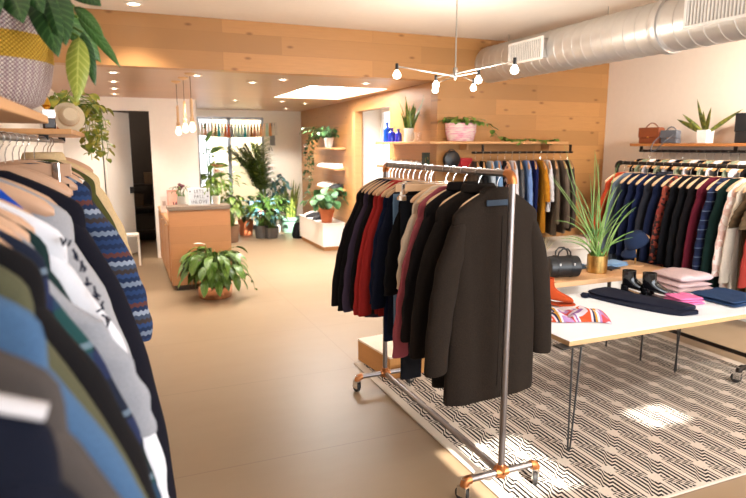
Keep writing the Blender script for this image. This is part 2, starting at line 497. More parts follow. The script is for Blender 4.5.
brass = metal('brass', '#c99a55', .3)
socket_wood = wood('pale_socket_wood', '#d9b184', 'z', .1)
cord_b = plain('dark_cord', '#4a3b30', .7)
bulbglass = emit('bulb_glow', '#ffe2b8', 3.5)
for x, y, z, lab in ((.62, 7.0, 1.86, 'farthest of three bare bulb pendants hanging over the wooden counter'),
                     (.655, 6.6, 1.88, 'middle of three bare bulb pendants hanging over the wooden counter'),
                     (.68, 6.2, 1.88, 'nearest and longest looking of three bare bulb pendants over the counter')):
    t = thing('pendant_lamp', lab, 'pendant lamp', (x, y, z), 0, 'bare bulb pendants over the counter')
    H_ = ZS - z
    MB().lathe([(.05, H_), (.05, H_-.012), (.008, H_-.03)], 20).build('ceiling_rose', socket_wood, t)
    MB().tube([(0, 0, H_-.02), (0, 0, .26)], .003, 6).build('cord', cord_b, t)
    MB().lathe([(.009, .27), (.014, .25), (.014, .09), (.021, .085), (.021, .05), (.016, .045)], 16).build('socket', socket_wood, t)
    MB().lathe([(.012, .05), (.018, .03), (.03, -.0), (.032, -.02), (.026, -.04), (.01, -.052), (.001, -.054)], 18).build('bulb', bulbglass, t)

# rod chandelier with six bare bulbs
steel = metal('brushed_steel', '#b5b0aa', .3)
CH = (2.45, 4.2, 2.27)
def chandelier(loc, rz, label):
    t = thing('chandelier', label, 'chandelier', loc, rz)
    MB().tube([(0, 0, ZC-loc[2]), (0, 0, -.06)], .006, 8).build('stem', steel, t)
    MB().lathe([(.055, ZC-loc[2]), (.055, ZC-loc[2]-.02), (.01, ZC-loc[2]-.03)], 20).build('ceiling_rose', steel, t)
    MB().lathe([(.001, .03), (.018, .02), (.022, 0), (.016, -.05), (.001, -.07)], 14).build('hub', steel, t)
    for k, (ang, L, dz) in enumerate(((204, .69, -.03), (100, .24, -.03), (75, .66, -.03), (42, .51, -.03), (288, .23, -.03), (267, .83, -.03))):
        a = math.radians(ang); ex, ey = L*math.cos(a), L*math.sin(a)
        arm = MB().tube([(0, 0, -.02 if k % 2 else -.04), (ex, ey, dz)], .005, 8).build('arm', steel, t)
        MB().lathe([(.001, .02), (.011, .02), (.012, -.02), (.01, -.03)], 12, (ex, ey, dz)).build('socket', black_paint, arm)
        MB().lathe([(.012, -.025), (.016, -.035), (.024, -.045), (.029, -.06), (.022, -.078), (.001, -.086)], 16, (ex, ey, dz)).build('bulb', bulb_on, arm)
    l = bpy.data.lights.new('lamp', 'POINT'); l.energy = 45; l.color = (1, .93, .84); l.shadow_soft_size = .2
    o = bpy.data.objects.new('lamp', l); COL.objects.link(o); o.parent = t; o.location = (0, 0, -.25)
    return t
chandelier(CH, 0, 'thin rod chandelier with six bare round bulbs below the ceiling')

# spiral duct
def duct_mat():
    t = NT('spiral_duct_steel'); p = t.xyz(t.obj())
    n = t.noise(t.obj(), 6, 4, .6)
    t.base(t.mix(n, lin('#c6c2bd'), lin('#dedbd7'))); t.rough(.42, .75)
    return t.m
dm = duct_mat()
DX, DZ, DR = 3.84, 2.575, .19
t = thing('air_duct', 'round spiral steel air duct running along under the ceiling', 'duct', (DX, 0, DZ))
m = MB(); rings = []; y = -1.1; k = 0
N = 40
while y < YB-.005:
    for dy, r in ((0, DR), (.004, DR+.0035), (.012, DR+.0035), (.016, DR)):
        rings.append([(r*math.cos(2*PI*i/N), y+dy+.10*i/N*0, r*math.sin(2*PI*i/N)) for i in range(N)])
    y += .115
rings.append([(DR*math.cos(2*PI*i/N), YB-.003, DR*math.sin(2*PI*i/N)) for i in range(N)])
m.loft(rings, True, True); m.build('duct_body', dm, t, angle=22)
MB().lathe([(DR-.01, -.03), (DR+.012, -.03), (DR+.016, -.02), (DR+.016, .02), (DR+.012, .03), (DR-.01, .03)], 40, cap0=False, cap1=False).xf(Matrix.Translation((0, 3.45, 0)) @ Matrix.Rotation(PI/2, 4, 'X')).build('joint_band', dm, t)
grille_w = plain('vent_white', '#eeeae4', .5)
for yv, ln in ((4.88, .52), (2.88, .5)):
    g = MB().box(-DR-.05, -DR+.09, yv-ln/2+.02, yv+ln/2-.02, -.085, .085).build('vent_collar', steel, t, smooth=False)
    fr = MB()
    xo = -DR-.062
    for a, b, c, d in ((yv-ln/2, yv+ln/2, .08, .1), (yv-ln/2, yv+ln/2, -.1, -.08), (yv-ln/2, yv-ln/2+.02, -.08, .08), (yv+ln/2-.02, yv+ln/2, -.08, .08)):
        fr.box(xo, xo+.015, a, b, c, d)
    for i in range(18):
        yy = yv-ln/2+.03+i*(ln-.06)/17
        fr.box(xo+.004, xo+.014, yy-.004, yy+.004, -.08, .08)
    fr.build('vent_grille', grille_w, g, smooth=False)
for yh in (1.9, 4.1, 5.5):
    MB().tube([(0, yh, DR), (0, yh, ZC-DZ)], .004, 6).build('hanger_rod', steel, t)
# ------------------------------------------------------------------ hangers and clothes
pale_wood = wood('pale_hanger_wood', '#d3ab84', 'x', .12, .4)
brown_wood = wood('brown_hanger_wood', '#cf9660', 'x', .15, .4)
pink_wood = wood('rosy_hanger_wood', '#c49a7c', 'x', .12, .4)

def hook_mb(zb=-.055):
    pts = [(0, 0, zb-.03), (0, 0, -.05), (.006, 0, -.03), (.017, 0, -.017)]
    for k in range(0, 13):
        a = math.radians(-40 + k*20)
        pts.append((.021*math.cos(a), 0, .021*math.sin(a)+.001))
    return MB().tube(pts, .0022, 6)
def hanger_body_mb(w=.205):
    rings = []
    for k in range(25):
        q = -1+2*k/24; x = q*w; a = abs(q)
        z = -.088-.075*a**1.5
        h = .013+.012*math.sin(PI*min(1, a*1.0))*.9+.003*a; th = .0065+.006*a
        if a > .99: h *= .5; th *= .6
        y = .016*a*a
        rings.append([(x, y+th*math.cos(t), z-.004+h*math.sin(t)) for t in [2*PI*i/10 for i in range(10)]])
    return MB().loft(rings)
def trouser_hanger_mb(w=.18):
    return MB().box(-w, w, -.008, .008, -.12, -.08)
PROTO = {}
def hanger(loc, rz, label, m=None, group=None, clip=False, w=.205, name='clothes_hanger'):
    key = (m.name, clip, w)
    if key not in PROTO:
        t = thing(name, label, 'hanger', loc, rz, group)
        if clip:
            trouser_hanger_mb(w).build('bar', m, t, bevel=.003, smooth=False)
            for s in (-1, 1):
                c = MB().box(s*w*.78-.011, s*w*.78+.011, -.013, .013, -.145, -.075).box(s*w*.78-.016, s*w*.78+.016, -.016, .016, -.17, -.14)
                c.build('clip', chrome, t, bevel=.003, smooth=False)
            hook_mb(-.056).build('hook', chrome, t)
        else:
            hanger_body_mb(w).build('shoulder_bar', m, t)
            hook_mb().build('hook', chrome, t)
        PROTO[key] = t; return t
    c = dup(PROTO[key], loc, rz, label)
    if group: c['group'] = group
    elif 'group' in c: del c['group']
    return c

def super_ring(w, t, z, n, fold, ph, x0=0., y0=0.):
    r = []
    for i in range(n):
        a = 2*PI*i/n; c, s = math.cos(a), math.sin(a)
        x = w*math.copysign(abs(c)**.75, c); y = t*math.copysign(abs(s)**.75, s)
        if fold:
            y += fold*math.sin(x*38+ph) * (1 if s >= 0 else .8) * abs(s)**.3 + fold*.5*math.sin(x*71+ph*2.1+z*3)
        r.append((x0+x, y0+y, z))
    return r

def torso_mb(w, L, t, neck=.085, hem=1.0, waist=.95, ph=0., fold=.006, z0=-.06, n=36, slope=.085, sag=0.):
    zs = z0-slope
    R = []
    R.append((z0+.008, neck*.92, t*.75, 0)); R.append((z0, neck+.004, t*.85, 0))
    for q in (.25, .5, .75, 1.0):
        ww = neck + (w-neck)*q
        R.append((z0-slope*q**1.25, ww, t*(.8+.2*q), 0))
    R.append((zs-.025, w+.008, t*1.02, fold*.1)); R.append((zs-.09, w+.006, t*1.05, fold*.3))
    R.append((zs-.19, w*.97, t*1.05, fold*.6))
    zL = z0-L
    m = 7
    for k in range(1, m+1):
        q = k/m; z = (zs-.19)+(zL-(zs-.19))*q
        f = waist+(hem-waist)*q if q > .35 else .97+(waist-.97)*q/.35
        R.append((z, w*f, t*(1.05+.1*q), fold*(.6+.6*q)))
    R.append((zL-.002, w*hem*.985, t*1.05, fold*1.2)); R.append((zL+.004, w*hem*.95, t*.9, fold*1.2))
    return MB().loft([super_ring(w_, t_, z_, n, f_, ph+z_*2.5, sag*(z0-z_)**2) for z_, w_, t_, f_ in R])

def sleeve_mb(s, w, L, t, ph=0., flare=.075, r0=.07, r1=.05, z0=-.06, slope=.085, fwd=.0, bend=0.):
    zs = z0-slope
    N = 12; rings = []; n = 14
    for k in range(N+1):
        q = k/N
        x = w-.035+(flare+.035)*(1-(1-q)**1.8); z = zs-.045-L*q + (.02 if k == 0 else 0)
        y = fwd*q*q + bend*math.sin(PI*q)
        r = (r0+(r1-r0)*q)*(.45+.55*min(1, (q/.25))**.7); tt = min(t*.95, r)
        wr = .006*math.sin(q*26+ph)+.004*math.sin(q*47+ph*1.7)
        ring = []
        for i in range(n):
            a = 2*PI*i/n
            ring.append((s*(x+(r+wr)*math.cos(a)), y+(tt+wr*.5)*math.sin(a), z+(.35*r*math.cos(a)*(-1 if True else 1))*(1-q*.7)))
        rings.append(ring)
    last = rings[-1]; c = Vector((0, 0, 0))
    for p in last: c += Vector(p)
    c /= n
    rings.append([tuple(c+(Vector(p)-c)*.82+Vector((0, 0, .004))) for p in last])
    return MB().loft(rings)

def collar_mb(neck=.085, t=.03, h=.05, z0=-.06, flare=.03, n=28):
    rings = []
    for (dz, f, th) in ((-.012, 1.0, 0), (h*.55, .93, 0), (h*.75, .98, 0), (h*.6, 1.08, 0), (-h*.15, 1+flare*7, 0), (-h*.2, 1+flare*6.2, 0), (h*.3, 1.04, 0)):
        rings.append([(neck*f*math.cos(a), t*(f**1.5)*1.05*math.sin(a), z0+dz-.012*abs(math.sin(a))*0) for a in [2*PI*i/n for i in range(n)]])
    return MB().loft(rings, False, False)

def garment(loc, rz, name, label, cat, m, w=.21, L=.7, t=.026, sleeve=.55, group=None, collar=None, m2=None, flare=.07, r0=.065, r1=.045,
            hem=1.0, waist=.97, neck=.085, fold=.009, fwd=0., extras=None, z0=-.09, sub=1, bend=0., slope=.085, sides=(-1, 1)):
    ph = rnd.uniform(0, 6)
    t_ = thing(name, label, cat, loc, rz, group)
    torso_mb(w, L, t, neck, hem, waist, ph, fold, z0, slope=slope).build('body', m, t_, sub=sub)
    if sleeve:
        for s in sides:
            sleeve_mb(s, w, sleeve, t, ph+s, flare, r0, r1, z0, slope, fwd, bend).build('sleeve', m2 or m, t_, sub=sub)
    if collar:
        collar_mb(neck, t*1.15, collar, z0).build('collar', m2 or m, t_, sub=sub)
    if extras: extras(t_)
    return t_

def trousers(loc, rz, label, m, w=.19, L=.95, t=.012, cat='trousers', group=None, z0=-.145, name='trousers', legs=2, fold=.004):
    t_ = thing(name, label, cat, loc, rz, group)
    MB().loft([super_ring(w, t, z0, 28, 0, 0), super_ring(w*1.01, t*1.1, z0-.045, 28, 0, 0), super_ring(w*1.0, t, z0-.046, 28, 0, 0)]).build('waistband', m, t_)
    if legs == 2:
        for s in (-1, 1):
            R = []
            for k in range(9):
                q = k/8; ww = (.5-.12*q)*w*1.03; xx = s*(w*.5+.012*q)
                R.append(super_ring(ww, t*(1.2-.15*q), z0-.045-(L-.045)*q, 20, fold, s+q*2, xx))
            MB().loft(R).build('leg', m, t_)
    else:
        R = [super_ring(w*(1+.25*k/8), t*(1.1+.9*k/8), z0-.045-(L-.045)*k/8, 32, fold*(1+2*k/8), k*.1) for k in range(9)]
        MB().loft(R).build('skirt', m, t_)
    return t_

# ------------------------------------------------------------------ pipe rack in the middle
RX, RY0, RY1, RZ = 1.64, 2.28, 3.70, 1.572
HZ = RZ-.002
def caster(parent, x, y, ang):
    c = MB().tube([(x, y, .12), (x, y, .085)], .011, 10).build('caster_stem', chrome, parent)
    ca, sa = math.cos(ang), math.sin(ang)
    f = MB().box(-.016, .016, -.022, .022, .078, .086)
    for s in (-1, 1): f.box(s*.016-.002, s*.016+.002, -.02, .03, .03, .082)
    f.xf(Matrix.Translation((x, y, 0)) @ Matrix.Rotation(ang, 4, 'Z')).build('caster_fork', chrome, c, smooth=False)
    MB().lathe([(.006, -.012), (.03, -.012), (.036, -.009), (.036, .009), (.03, .012), (.006, .012)], 20).xf(
        Matrix.Translation((x, y, 0)) @ Matrix.Rotation(ang, 4, 'Z') @ Matrix.Translation((0, .012, .037)) @ Matrix.Rotation(PI/2, 4, 'Y')).build('wheel', black_paint, c)
def pipe_rack(label, x, y0, y1, z, half, pm, fm, group=None, castang=(.4, 2.5, .2, 1.9)):
    t = thing('pipe_clothes_rack', label, 'clothes rack', (x, (y0+y1)/2, 0), 0, group)
    h = (y1-y0)/2; r = .0165
    MB().tube([(0, -h+.02, z), (0, h-.02, z)], r, 14).build('rail', pm, t)
    MB().tube([(0, -h+.02, .11), (0, h-.02, .11)], r, 14).build('base_pipe', pm, t)
    for s in (-1, 1):
        MB().tube([(0, s*h, .13), (0, s*h, z-.03)], r, 14).build('post', pm, t)
        e = bez((0, s*h, z-.045), (0, s*h, z), (0, s*(h-.045), z), 8)
        MB().tube(e, .0225, 14).build('elbow', fm, t)
        MB().tube([(0, s*h, .085), (0, s*h, .15)], .0225, 14).tube([(-.035, s*h, .11), (.035, s*h, .11)], .0225, 14).tube([(0, s*h, .11), (0, s*(h-.035), .11)], .0225, 14).build('tee', fm, t)
        for u in (-1, 1):
            MB().tube([(u*.03, s*h, .11), (u*(half-.02), s*h, .11)], r, 14).build('foot_pipe', pm, t)
            MB().tube(bez((u*(half-.035), s*h, .11), (u*half, s*h, .11), (u*half, s*h, .082), 8), .022, 14).build('elbow', fm, t)
            caster(t, u*half, s*h, castang[(s+1)+(u+1)//2])
    return t
pipe_rack('freestanding iron pipe rack with copper coloured fittings, full of dark coats', RX, RY0, RY1, RZ, .21, galv, copper_fit, None)

wool = fabric('dark_brown_wool', '#2d231b', 150., .65, .5)
wool2 = fabric('dark_brown_wool_b', '#271f1a', 160., .55, .4)
charc = fabric('charcoal_wool', '#211c1d', 300., .3, .3)
blackf = fabric('black_knit', '#1c191b', 260., .3, .3)
blackf2 = fabric('soft_black', '#221d20', 200., .25, .3)
navyf = fabric('navy_cotton', '#1f2438', 240., .2)
navyb = fabric('navy_blue', '#222b49', 240., .2)
plum = fabric('plum_grey', '#4f4458', 240., .2)
redf = fabric('red_knit', '#ad3836', 220., .2)
mauve = fabric('rose_mauve', '#a85c66', 220., .15)
creamf = fabric('cream_knit', '#d9c9b4', 180., .15)
denim_l = fabric('light_denim', '#7d9cbd', 300., .3)
denim = fabric('mid_denim', '#506c8c', 300., .3)
denim_d = fabric('dark_denim', '#2c4568', 300., .3)

M_GRP = 'coats and tops on the middle pipe rack'
def onrack(y, fn, *a, rz=None, dx=0., **k):
    r = rz if rz is not None else rnd.uniform(-.05, .05)
    return fn((RX+dx, y, HZ), r, *a, **k)
def hang_mid(y, what, rz=0., clip=False, m=None, w=.205, dx=0.):
    hanger((RX+dx, y, HZ), rz, ('pale clip hanger carrying ' if clip else 'pale wooden hanger carrying ')+what+' on the pipe rack', m or pale_wood, 'hangers on the middle pipe rack', clip, w)

def hero_extras(t):
    # back seam and vent, collar stand
    MB().box(-.10, .05, -.054, -.048, -.15, -.122).build('under_collar', fabric('slate_felt', '#46505c'), t, bevel=.003)
    MB().tube([(0, -.047, -.2), (0, -.0495, -.4), (0, -.051, -.75), (.0, -.052, -1.05)], .0022, 6).build('back_seam', wool2, t)
def hero_collar(t, m):
    rings = []
    n = 40
    for (dz, f, dy) in ((-.035, 1.05, 0), (.012, .98, 0), (.02, 1.05, .0), (.006, 1.22, 0), (-.055, 1.5, 0), (-.06, 1.46, 0), (-.02, 1.1, 0)):
        rings.append([(.088*f*math.cos(a), .036*f*math.sin(a)+dy, -.09+dz-.012*math.cos(2*a)) for a in [2*PI*i/n for i in range(n)]])
    MB().loft(rings, False, False).build('collar', m, t, sub=1)
# 1 the big coat, its back to the camera
rz0 = .1
hanger((RX+.02, 2.43, HZ), rz0, 'nearest pale hanger on the pipe rack, carrying the long brown wool coat', pale_wood, 'hangers on the middle pipe rack')
t = garment((RX+.02, 2.43, HZ), rz0, 'wool_coat', 'long dark brown wool coat with its back turned, nearest on the pipe rack', 'coat', wool, w=.25, L=1.03, t=.046, sleeve=.72,
            group=M_GRP, flare=.085, r0=.085, r1=.062, hem=1.12, waist=1.0, fold=.006, slope=.095, extras=hero_extras)
hero_collar(t, wool)
mid = [
 (2.56, 'wool_coat', 'dark brown wool coat second on the pipe rack, mostly behind the longest coat', 'coat', wool2, dict(w=.23, L=1.0, t=.036, sleeve=.70, flare=.08, r0=.075, r1=.058, hem=1.05, collar=.05), 'the second brown coat'),
 (2.70, 'wool_coat', 'near black wool coat third on the pipe rack beside the rose blouse', 'coat', charc, dict(w=.22, L=.84, t=.034, sleeve=.66, flare=.075, r0=.07, r1=.055, collar=.05), 'the near black coat'),
 (2.81, 'blouse', 'rose mauve long sleeved blouse hanging between dark coats on the pipe rack', 'blouse', mauve, dict(w=.205, L=.80, t=.026, sleeve=.78, flare=.10, r0=.06, r1=.048), 'the rose mauve blouse'),
 (2.89, 'cardigan', 'cream knit cardigan on the pipe rack behind the rose mauve blouse', 'cardigan', creamf, dict(w=.2, L=.6, t=.022, sleeve=.42, flare=.05), 'the cream cardigan'),
 (3.06, 'knit_tee', 'black knit top on the pipe rack beside the pale blue jeans', 'top', blackf, dict(w=.2, L=.66, t=.024, sleeve=.5, flare=.05), 'the black knit top'),
 (3.21, 'shirt', 'dark navy shirt on the pipe rack next to the red cardigans', 'shirt', navyf, dict(w=.2, L=.92, t=.024, sleeve=.62, flare=.06), 'the dark navy shirt'),
 (3.29, 'tunic', 'navy blue tunic hanging low on the pipe rack beside a red cardigan', 'top', navyb, dict(w=.2, L=.98, t=.022, sleeve=.6, flare=.05), 'the navy blue tunic'),
 (3.36, 'cardigan', 'red knit cardigan on the pipe rack, the nearer of two red ones', 'cardigan', redf, dict(w=.2, L=.84, t=.026, sleeve=.7, flare=.09), 'the nearer red cardigan'),
 (3.43, 'cardigan', 'red knit cardigan on the pipe rack, the farther of two red ones', 'cardigan', redf, dict(w=.205, L=.84, t=.024, sleeve=.7, flare=.1), 'the farther red cardigan'),
 (3.49, 'jacket', 'soft black jacket between the red cardigan and the plum jacket on the rack', 'jacket', blackf2, dict(w=.21, L=.86, t=.024, sleeve=.68, flare=.09), 'the soft black jacket'),
 (3.545, 'jacket', 'plum grey jacket on the pipe rack between two black garments', 'jacket', plum, dict(w=.215, L=.9, t=.026, sleeve=.72, flare=.11), 'the plum grey jacket'),
 (3.60, 'cardigan', 'black cardigan second from the far end of the pipe rack', 'cardigan', blackf, dict(w=.22, L=.84, t=.024, sleeve=.72, flare=.12), 'the second last black cardigan'),
 (3.65, 'cardigan', 'black cardigan at the very far end of the pipe rack', 'cardigan', blackf2, dict(w=.225, L=.82, t=.026, sleeve=.7, flare=.14), 'the last black cardigan'),
]
for y, nm, lab, cat, m_, kw, what in mid:
    r_ = rnd.uniform(-.04, .08)
    hang_mid(y, what, r_)
    if y > 3.0: kw['t'] *= .82
    garment((RX, y, HZ), r_, nm, lab, cat, m_, group=M_GRP, **kw)
hang_mid(2.975, 'the long black trousers', 0, True, dx=-.06)
trousers((RX-.06, 2.975, HZ), 0, 'long black trousers clipped by the waistband on the pipe rack', fabric('ink_twill', '#20232b', 300.), w=.17, L=1.06, group=M_GRP)
hang_mid(3.13, 'the pale blue jeans', 0, True, w=.17)
trousers((RX-.015, 3.13, HZ), 0, 'pale blue denim jeans clipped to a hanger on the pipe rack', denim_l, w=.19, L=.95, group=M_GRP, name='jeans', cat='jeans')
# ------------------------------------------------------------------ left wall: shelves, rail and clothes
LX, LZ = -.345, 1.728
SHX0, SHX1 = XL+.003, -.2
S1 = tag(MB().box(SHX0, SHX1, .2, 2.2, 1.768, 1.793).build('wall_shelf', oak_y, smooth=False, bevel=.003), 'near oak wall shelf above the left clothes rail, carrying the woven basket', 'shelf', 'oak shelves on the left wall')
S2 = tag(MB().box(SHX0, SHX1, 3.22, 4.7, 1.752, 1.777).build('wall_shelf', oak_y, smooth=False, bevel=.003), 'farther oak wall shelf on the left, carrying the hat and the trailing vine', 'shelf', 'oak shelves on the left wall')
def lrail(y0, y1, zs, label):
    t = thing('clothes_rail', label, 'clothes rail', (LX, y0, LZ), 0, 'rails under the left shelves')
    MB().tube([(0, 0, 0), (0, y1-y0, 0)], .0125, 12).build('bar', galv, t)
    for yy in (.25, y1-y0-.12):
        MB().box(-.02, .02, yy-.006, yy+.006, .0, zs-LZ).box(-.02, .02, yy-.022, yy+.022, zs-LZ-.006, zs-LZ).build('bracket', black_paint, t, smooth=False)
lrail(.2, 2.15, 1.768, 'dark clothes rail under the near oak shelf on the left wall')
lrail(3.25, 4.68, 1.752, 'dark clothes rail under the farther oak shelf on the left wall')
t = thing('clothes_rail', 'dark clothes rail joining the two left shelves across the gap', 'clothes rail', (LX, 2.16, LZ), 0, 'rails under the left shelves')
MB().tube([(0, 0, 0), (0, 1.08, 0)], .0125, 12).build('bar', galv, t)

L_GRP = 'clothes on the left rail'
olive = fabric('olive_canvas', '#5d5c48', 300., .15)
greyb = fabric('grey_brown_jersey', '#57504d', 260., .15)
navyn = fabric('deep_navy', '#161a2b', 260., .2)
heather = fabric('heather_grey', '#9a9aa0', 300., .25)
ltgrey = fabric('light_grey_melange', '#a3a2a6', 280., .15)
whitec = fabric('white_cotton', '#dddce2', 220., .05)
royal = fabric('royal_blue', '#2450a8', 220., .12)
dgreen = fabric('bottle_green', '#1f3535', 240., .15)
plaid1 = plaid('navy_green_plaid', '#161c2c', '#1c4745', '#232d52', .12)
fair = bands('patterned_knit', ('#1f2b48', '#263a60', '#1f2b48', '#6f7a8c', '#1f2b48', '#2c4068', '#39302f', '#3a4458', '#8a93a3', '#1f2b48', '#5a3532', '#263a60'), .2, 2, .0, .95, .6, .012)
fuzzy = fabric('cream_fleece', '#d8bf98', 90., .2, .8)
blkdn = fabric('black_denim', '#18181b', 300., .25)

def Lg(y, what, *a, rz=None, wood_=None, dx=0., hang=True, **k):
    r = rnd.uniform(-.06, .06) if rz is None else rz
    if hang:
        hanger((LX, y, LZ-.006), r, 'pale wooden hanger carrying '+what+' on the left rail', wood_ or pink_wood, 'hangers on the left rail')
    return garment((LX+dx, y, LZ-.006), r, *a, group=L_GRP, **k)
base = dict(w=.225, L=.72, t=.022, sleeve=.6, flare=.11, r0=.07, r1=.05)
def kw(**k):
    d = dict(base); d.update(k); return d
def piping(t):
    pts = []
    for k in range(9):
        q = k/8; pts.append((-.0+.255*q, -.004, -.145-.085*q**1.25+.004))
    MB().tube(pts, .012, 8, flat=(.5, 1)).build('shoulder_piping', whitec, t)
Lg(.50, 'the navy jacket with white piping', 'track_jacket', 'dark navy jacket with white shoulder piping, nearest on the left rail', 'jacket', navyn, rz=.02, dx=.025, **kw(t=.03, w=.255, z0=-.145, extras=piping, collar=.04))
Lg(.575, 'the grey brown top', 'jersey_top', 'grey brown jersey top second on the left rail, by the navy jacket', 'top', greyb, rz=.02, dx=.03, **kw(t=.026, w=.25, z0=-.135))
Lg(.70, 'the blue denim jacket', 'denim_jacket', 'blue denim jacket between the grey brown top and the olive jacket', 'jacket', denim, rz=0, dx=.01, **kw(t=.034, w=.245, L=.62, z0=-.11))
Lg(.79, 'the olive canvas jacket', 'canvas_jacket', 'olive green canvas jacket on the left rail beside the blue denim', 'jacket', olive, rz=0, **kw(t=.036, w=.235, L=.85, sleeve=.72, r0=.07, r1=.055, collar=.05, flare=.13))
Lg(.905, 'the black sweatshirt', 'sweatshirt', 'black sweatshirt on the left rail just beyond the olive jacket', 'top', blackf, rz=0, **kw(t=.03, w=.235))
Lg(.99, 'the navy and green plaid shirt', 'plaid_shirt', 'navy and green plaid shirt on the left rail beside the black sweatshirt', 'shirt', plaid1, rz=.02, **kw(t=.026, w=.23, L=.8))
Lg(1.06, 'the heather grey tee', 'tee_shirt', 'heather grey top half hidden behind the plaid shirt', 'top', heather, rz=0, **kw(t=.022, w=.215, sleeve=.3))
Lg(1.13, 'the bottle green shirt', 'shirt', 'bottle green shirt between the grey top and the white lettered shirt', 'shirt', dgreen, rz=0, **kw(t=.022, w=.22))
def lettering(t):
    m = MB(); r2 = random.Random(3)
    # dark script-like strokes running down the sleeve
    for i in range(7):
        q = i/6; x0 = .246+.055*q**.8; z0_ = -.195-.15*q
        for s in range(3):
            a = r2.uniform(0, PI); L_ = r2.uniform(.006, .012)
            dx, dz = math.cos(a)*L_*.5, math.sin(a)*L_
            cx, cz_ = x0+r2.uniform(-.006, .006), z0_+r2.uniform(-.007, .007)
            m.tube([(cx-dx, -.0245, cz_-dz), (cx+dx, -.0245, cz_+dz)], .0022, 5)
    m.build('sleeve_lettering', navyf, t)
Lg(1.22, 'the white lettered shirt', 'lettered_shirt', 'white long sleeved shirt with dark script down its sleeve on the left rail', 'shirt', whitec, rz=0, **kw(t=.022, w=.24, L=.85, flare=.11, extras=lettering))
Lg(1.47, 'the royal blue shirt', 'shirt', 'royal blue shirt showing as a thin strip beside the white lettered shirt', 'shirt', royal, rz=0, **kw(t=.02, w=.165, L=.95, sleeve=0))
Lg(1.56, 'the light grey pullover', 'pullover', 'light grey pullover on the left rail beyond the white lettered shirt', 'top', ltgrey, rz=0, **kw(t=.04, w=.23, L=.86, sleeve=.74, r0=.07, flare=.10))
Lg(1.78, 'the long black navy coat', 'long_coat', 'long black navy coat reaching lowest of the clothes on the left rail', 'coat', fabric('black_navy', '#1b1a26', 260., .25), rz=0, **kw(t=.035, w=.245, L=1.2, sleeve=.92, r0=.075, r1=.055, flare=.14))
hanger((LX, 2.18, LZ-.006), 0, 'rosy wooden clip hanger carrying the black trousers on the left rail', pink_wood, 'hangers on the left rail', True, .2)
trousers((LX, 2.18, LZ-.006), 0, 'black trousers clipped to a rosy hanger on the left rail', blkdn, w=.19, L=.9, group=L_GRP)
Lg(2.45, 'the patterned knit sweater', 'patterned_sweater', 'navy patterned knit sweater with pale zigzag bands on the left rail', 'sweater', fair, rz=0, **kw(t=.04, w=.235, L=.66, sleeve=.56, r0=.085, r1=.06, flare=.13))
Lg(2.75, 'the black and white fleece', 'fleece', 'black and white fleece behind the patterned sweater on the left rail', 'fleece', blotches('black_white_fleece', ('#1c1b1e', '#d9d6d0', '#232226', '#1c1b1e'), 9.), rz=0, **kw(t=.04, w=.225, sleeve=.5, flare=.06))
Lg(3.05, 'the olive parka', 'parka', 'olive green parka between the fleece and the cream jacket', 'jacket', fabric('moss_green', '#55552f', 240., .15), rz=0, **kw(t=.05, w=.23, L=.9, sleeve=.7))
Lg(3.4, 'the cream fleece jacket', 'fleece_jacket', 'cream fleece jacket at the far end of the left rail', 'jacket', fuzzy, rz=0, **kw(t=.055, w=.24, L=.85, sleeve=.7, r0=.08, collar=.05))
for i, y in enumerate((1.98, 2.06, 2.3, 2.6, 3.6, 3.75)):
    nm = ('just beyond the long black navy coat', 'second beyond the long black navy coat', 'just beyond the black clipped trousers', 'between the patterned sweater and the fleece',
          'nearest beyond the cream fleece jacket', 'second beyond the cream fleece jacket')[i]
    hanger((LX, y, LZ-.006), rnd.uniform(-.08, .08), 'empty wooden hanger on the left rail '+nm, pink_wood, 'hangers on the left rail')

# ------------------------------------------------------------------ right side: rolling rack and wall rail
QX, QY0, QY1, QZ = 4.31, 2.77, 4.36, 1.53
pipe_rack('dark pipe rack on casters at the right, full of navy and black clothes', QX, QY0, QY1, QZ, .3, black_iron, black_iron)
QH = QZ-.002+.011
bpy.data.objects['pipe_clothes_rack.001'].location.z = .011
R_GRP = 'clothes on the right pipe rack'
def Rg(y, what, name, label, cat, m, rz=None, **k):
    d = dict(w=.205, L=.86, t=.026, sleeve=.58, flare=.05, r0=.06, r1=.045); d.update(k)
    r = rnd.uniform(-.06, .06) if rz is None else rz
    hanger((QX, y, QH), r, 'pale hanger carrying '+what+' on the right pipe rack', pale_wood, 'hangers on the right pipe rack')
    return garment((QX, y, QH), r, name, label, cat, m, group=R_GRP, **d)
rust = fabric('rust_red_knit', '#8c352c', 200., .2)
orange = fabric('bright_orange', '#b54c2c', 220., .1)
burg = fabric('burgundy', '#6b2335', 220., .15)
quilt = plaid('navy_check', '#1d2440', '#262f50', '#161b30', .07)
slate = fabric('slate_blue_grey', '#6f7a88', 220., .2)
forest = fabric('forest_green', '#16302c', 220., .2)
creamk = fabric('cream_rib', '#d8ccbd', 160., .2)
pinkw = blotches('pale_pink_print', ('#e4c9bf', '#efe2da', '#dcb7ac', '#f0e8e2'), 34.)
redprint = blotches('red_black_print', ('#7e2e25', '#241a1c', '#8f4030', '#241a1c'), 42.)
oliveb = fabric('olive_brown', '#5b4a36', 200., .2)
Rg(4.27, 'the orange jacket', 'jacket', 'bright orange jacket at the far end of the right pipe rack', 'jacket', orange, sleeve=.55, flare=.09)
Rg(4.18, 'the slate grey top', 'top', 'slate grey top beside the orange jacket on the right rack', 'top', slate)
Rg(4.09, 'the navy striped cuff shirt', 'shirt', 'navy shirt third from the far end of the right pipe rack', 'shirt', fabric('ink_navy', '#1b243c', 240., .2))
Rg(4.00, 'the deep navy blouse', 'blouse', 'deep navy blouse fourth from the far end of the right rack', 'blouse', navyb, L=.8)
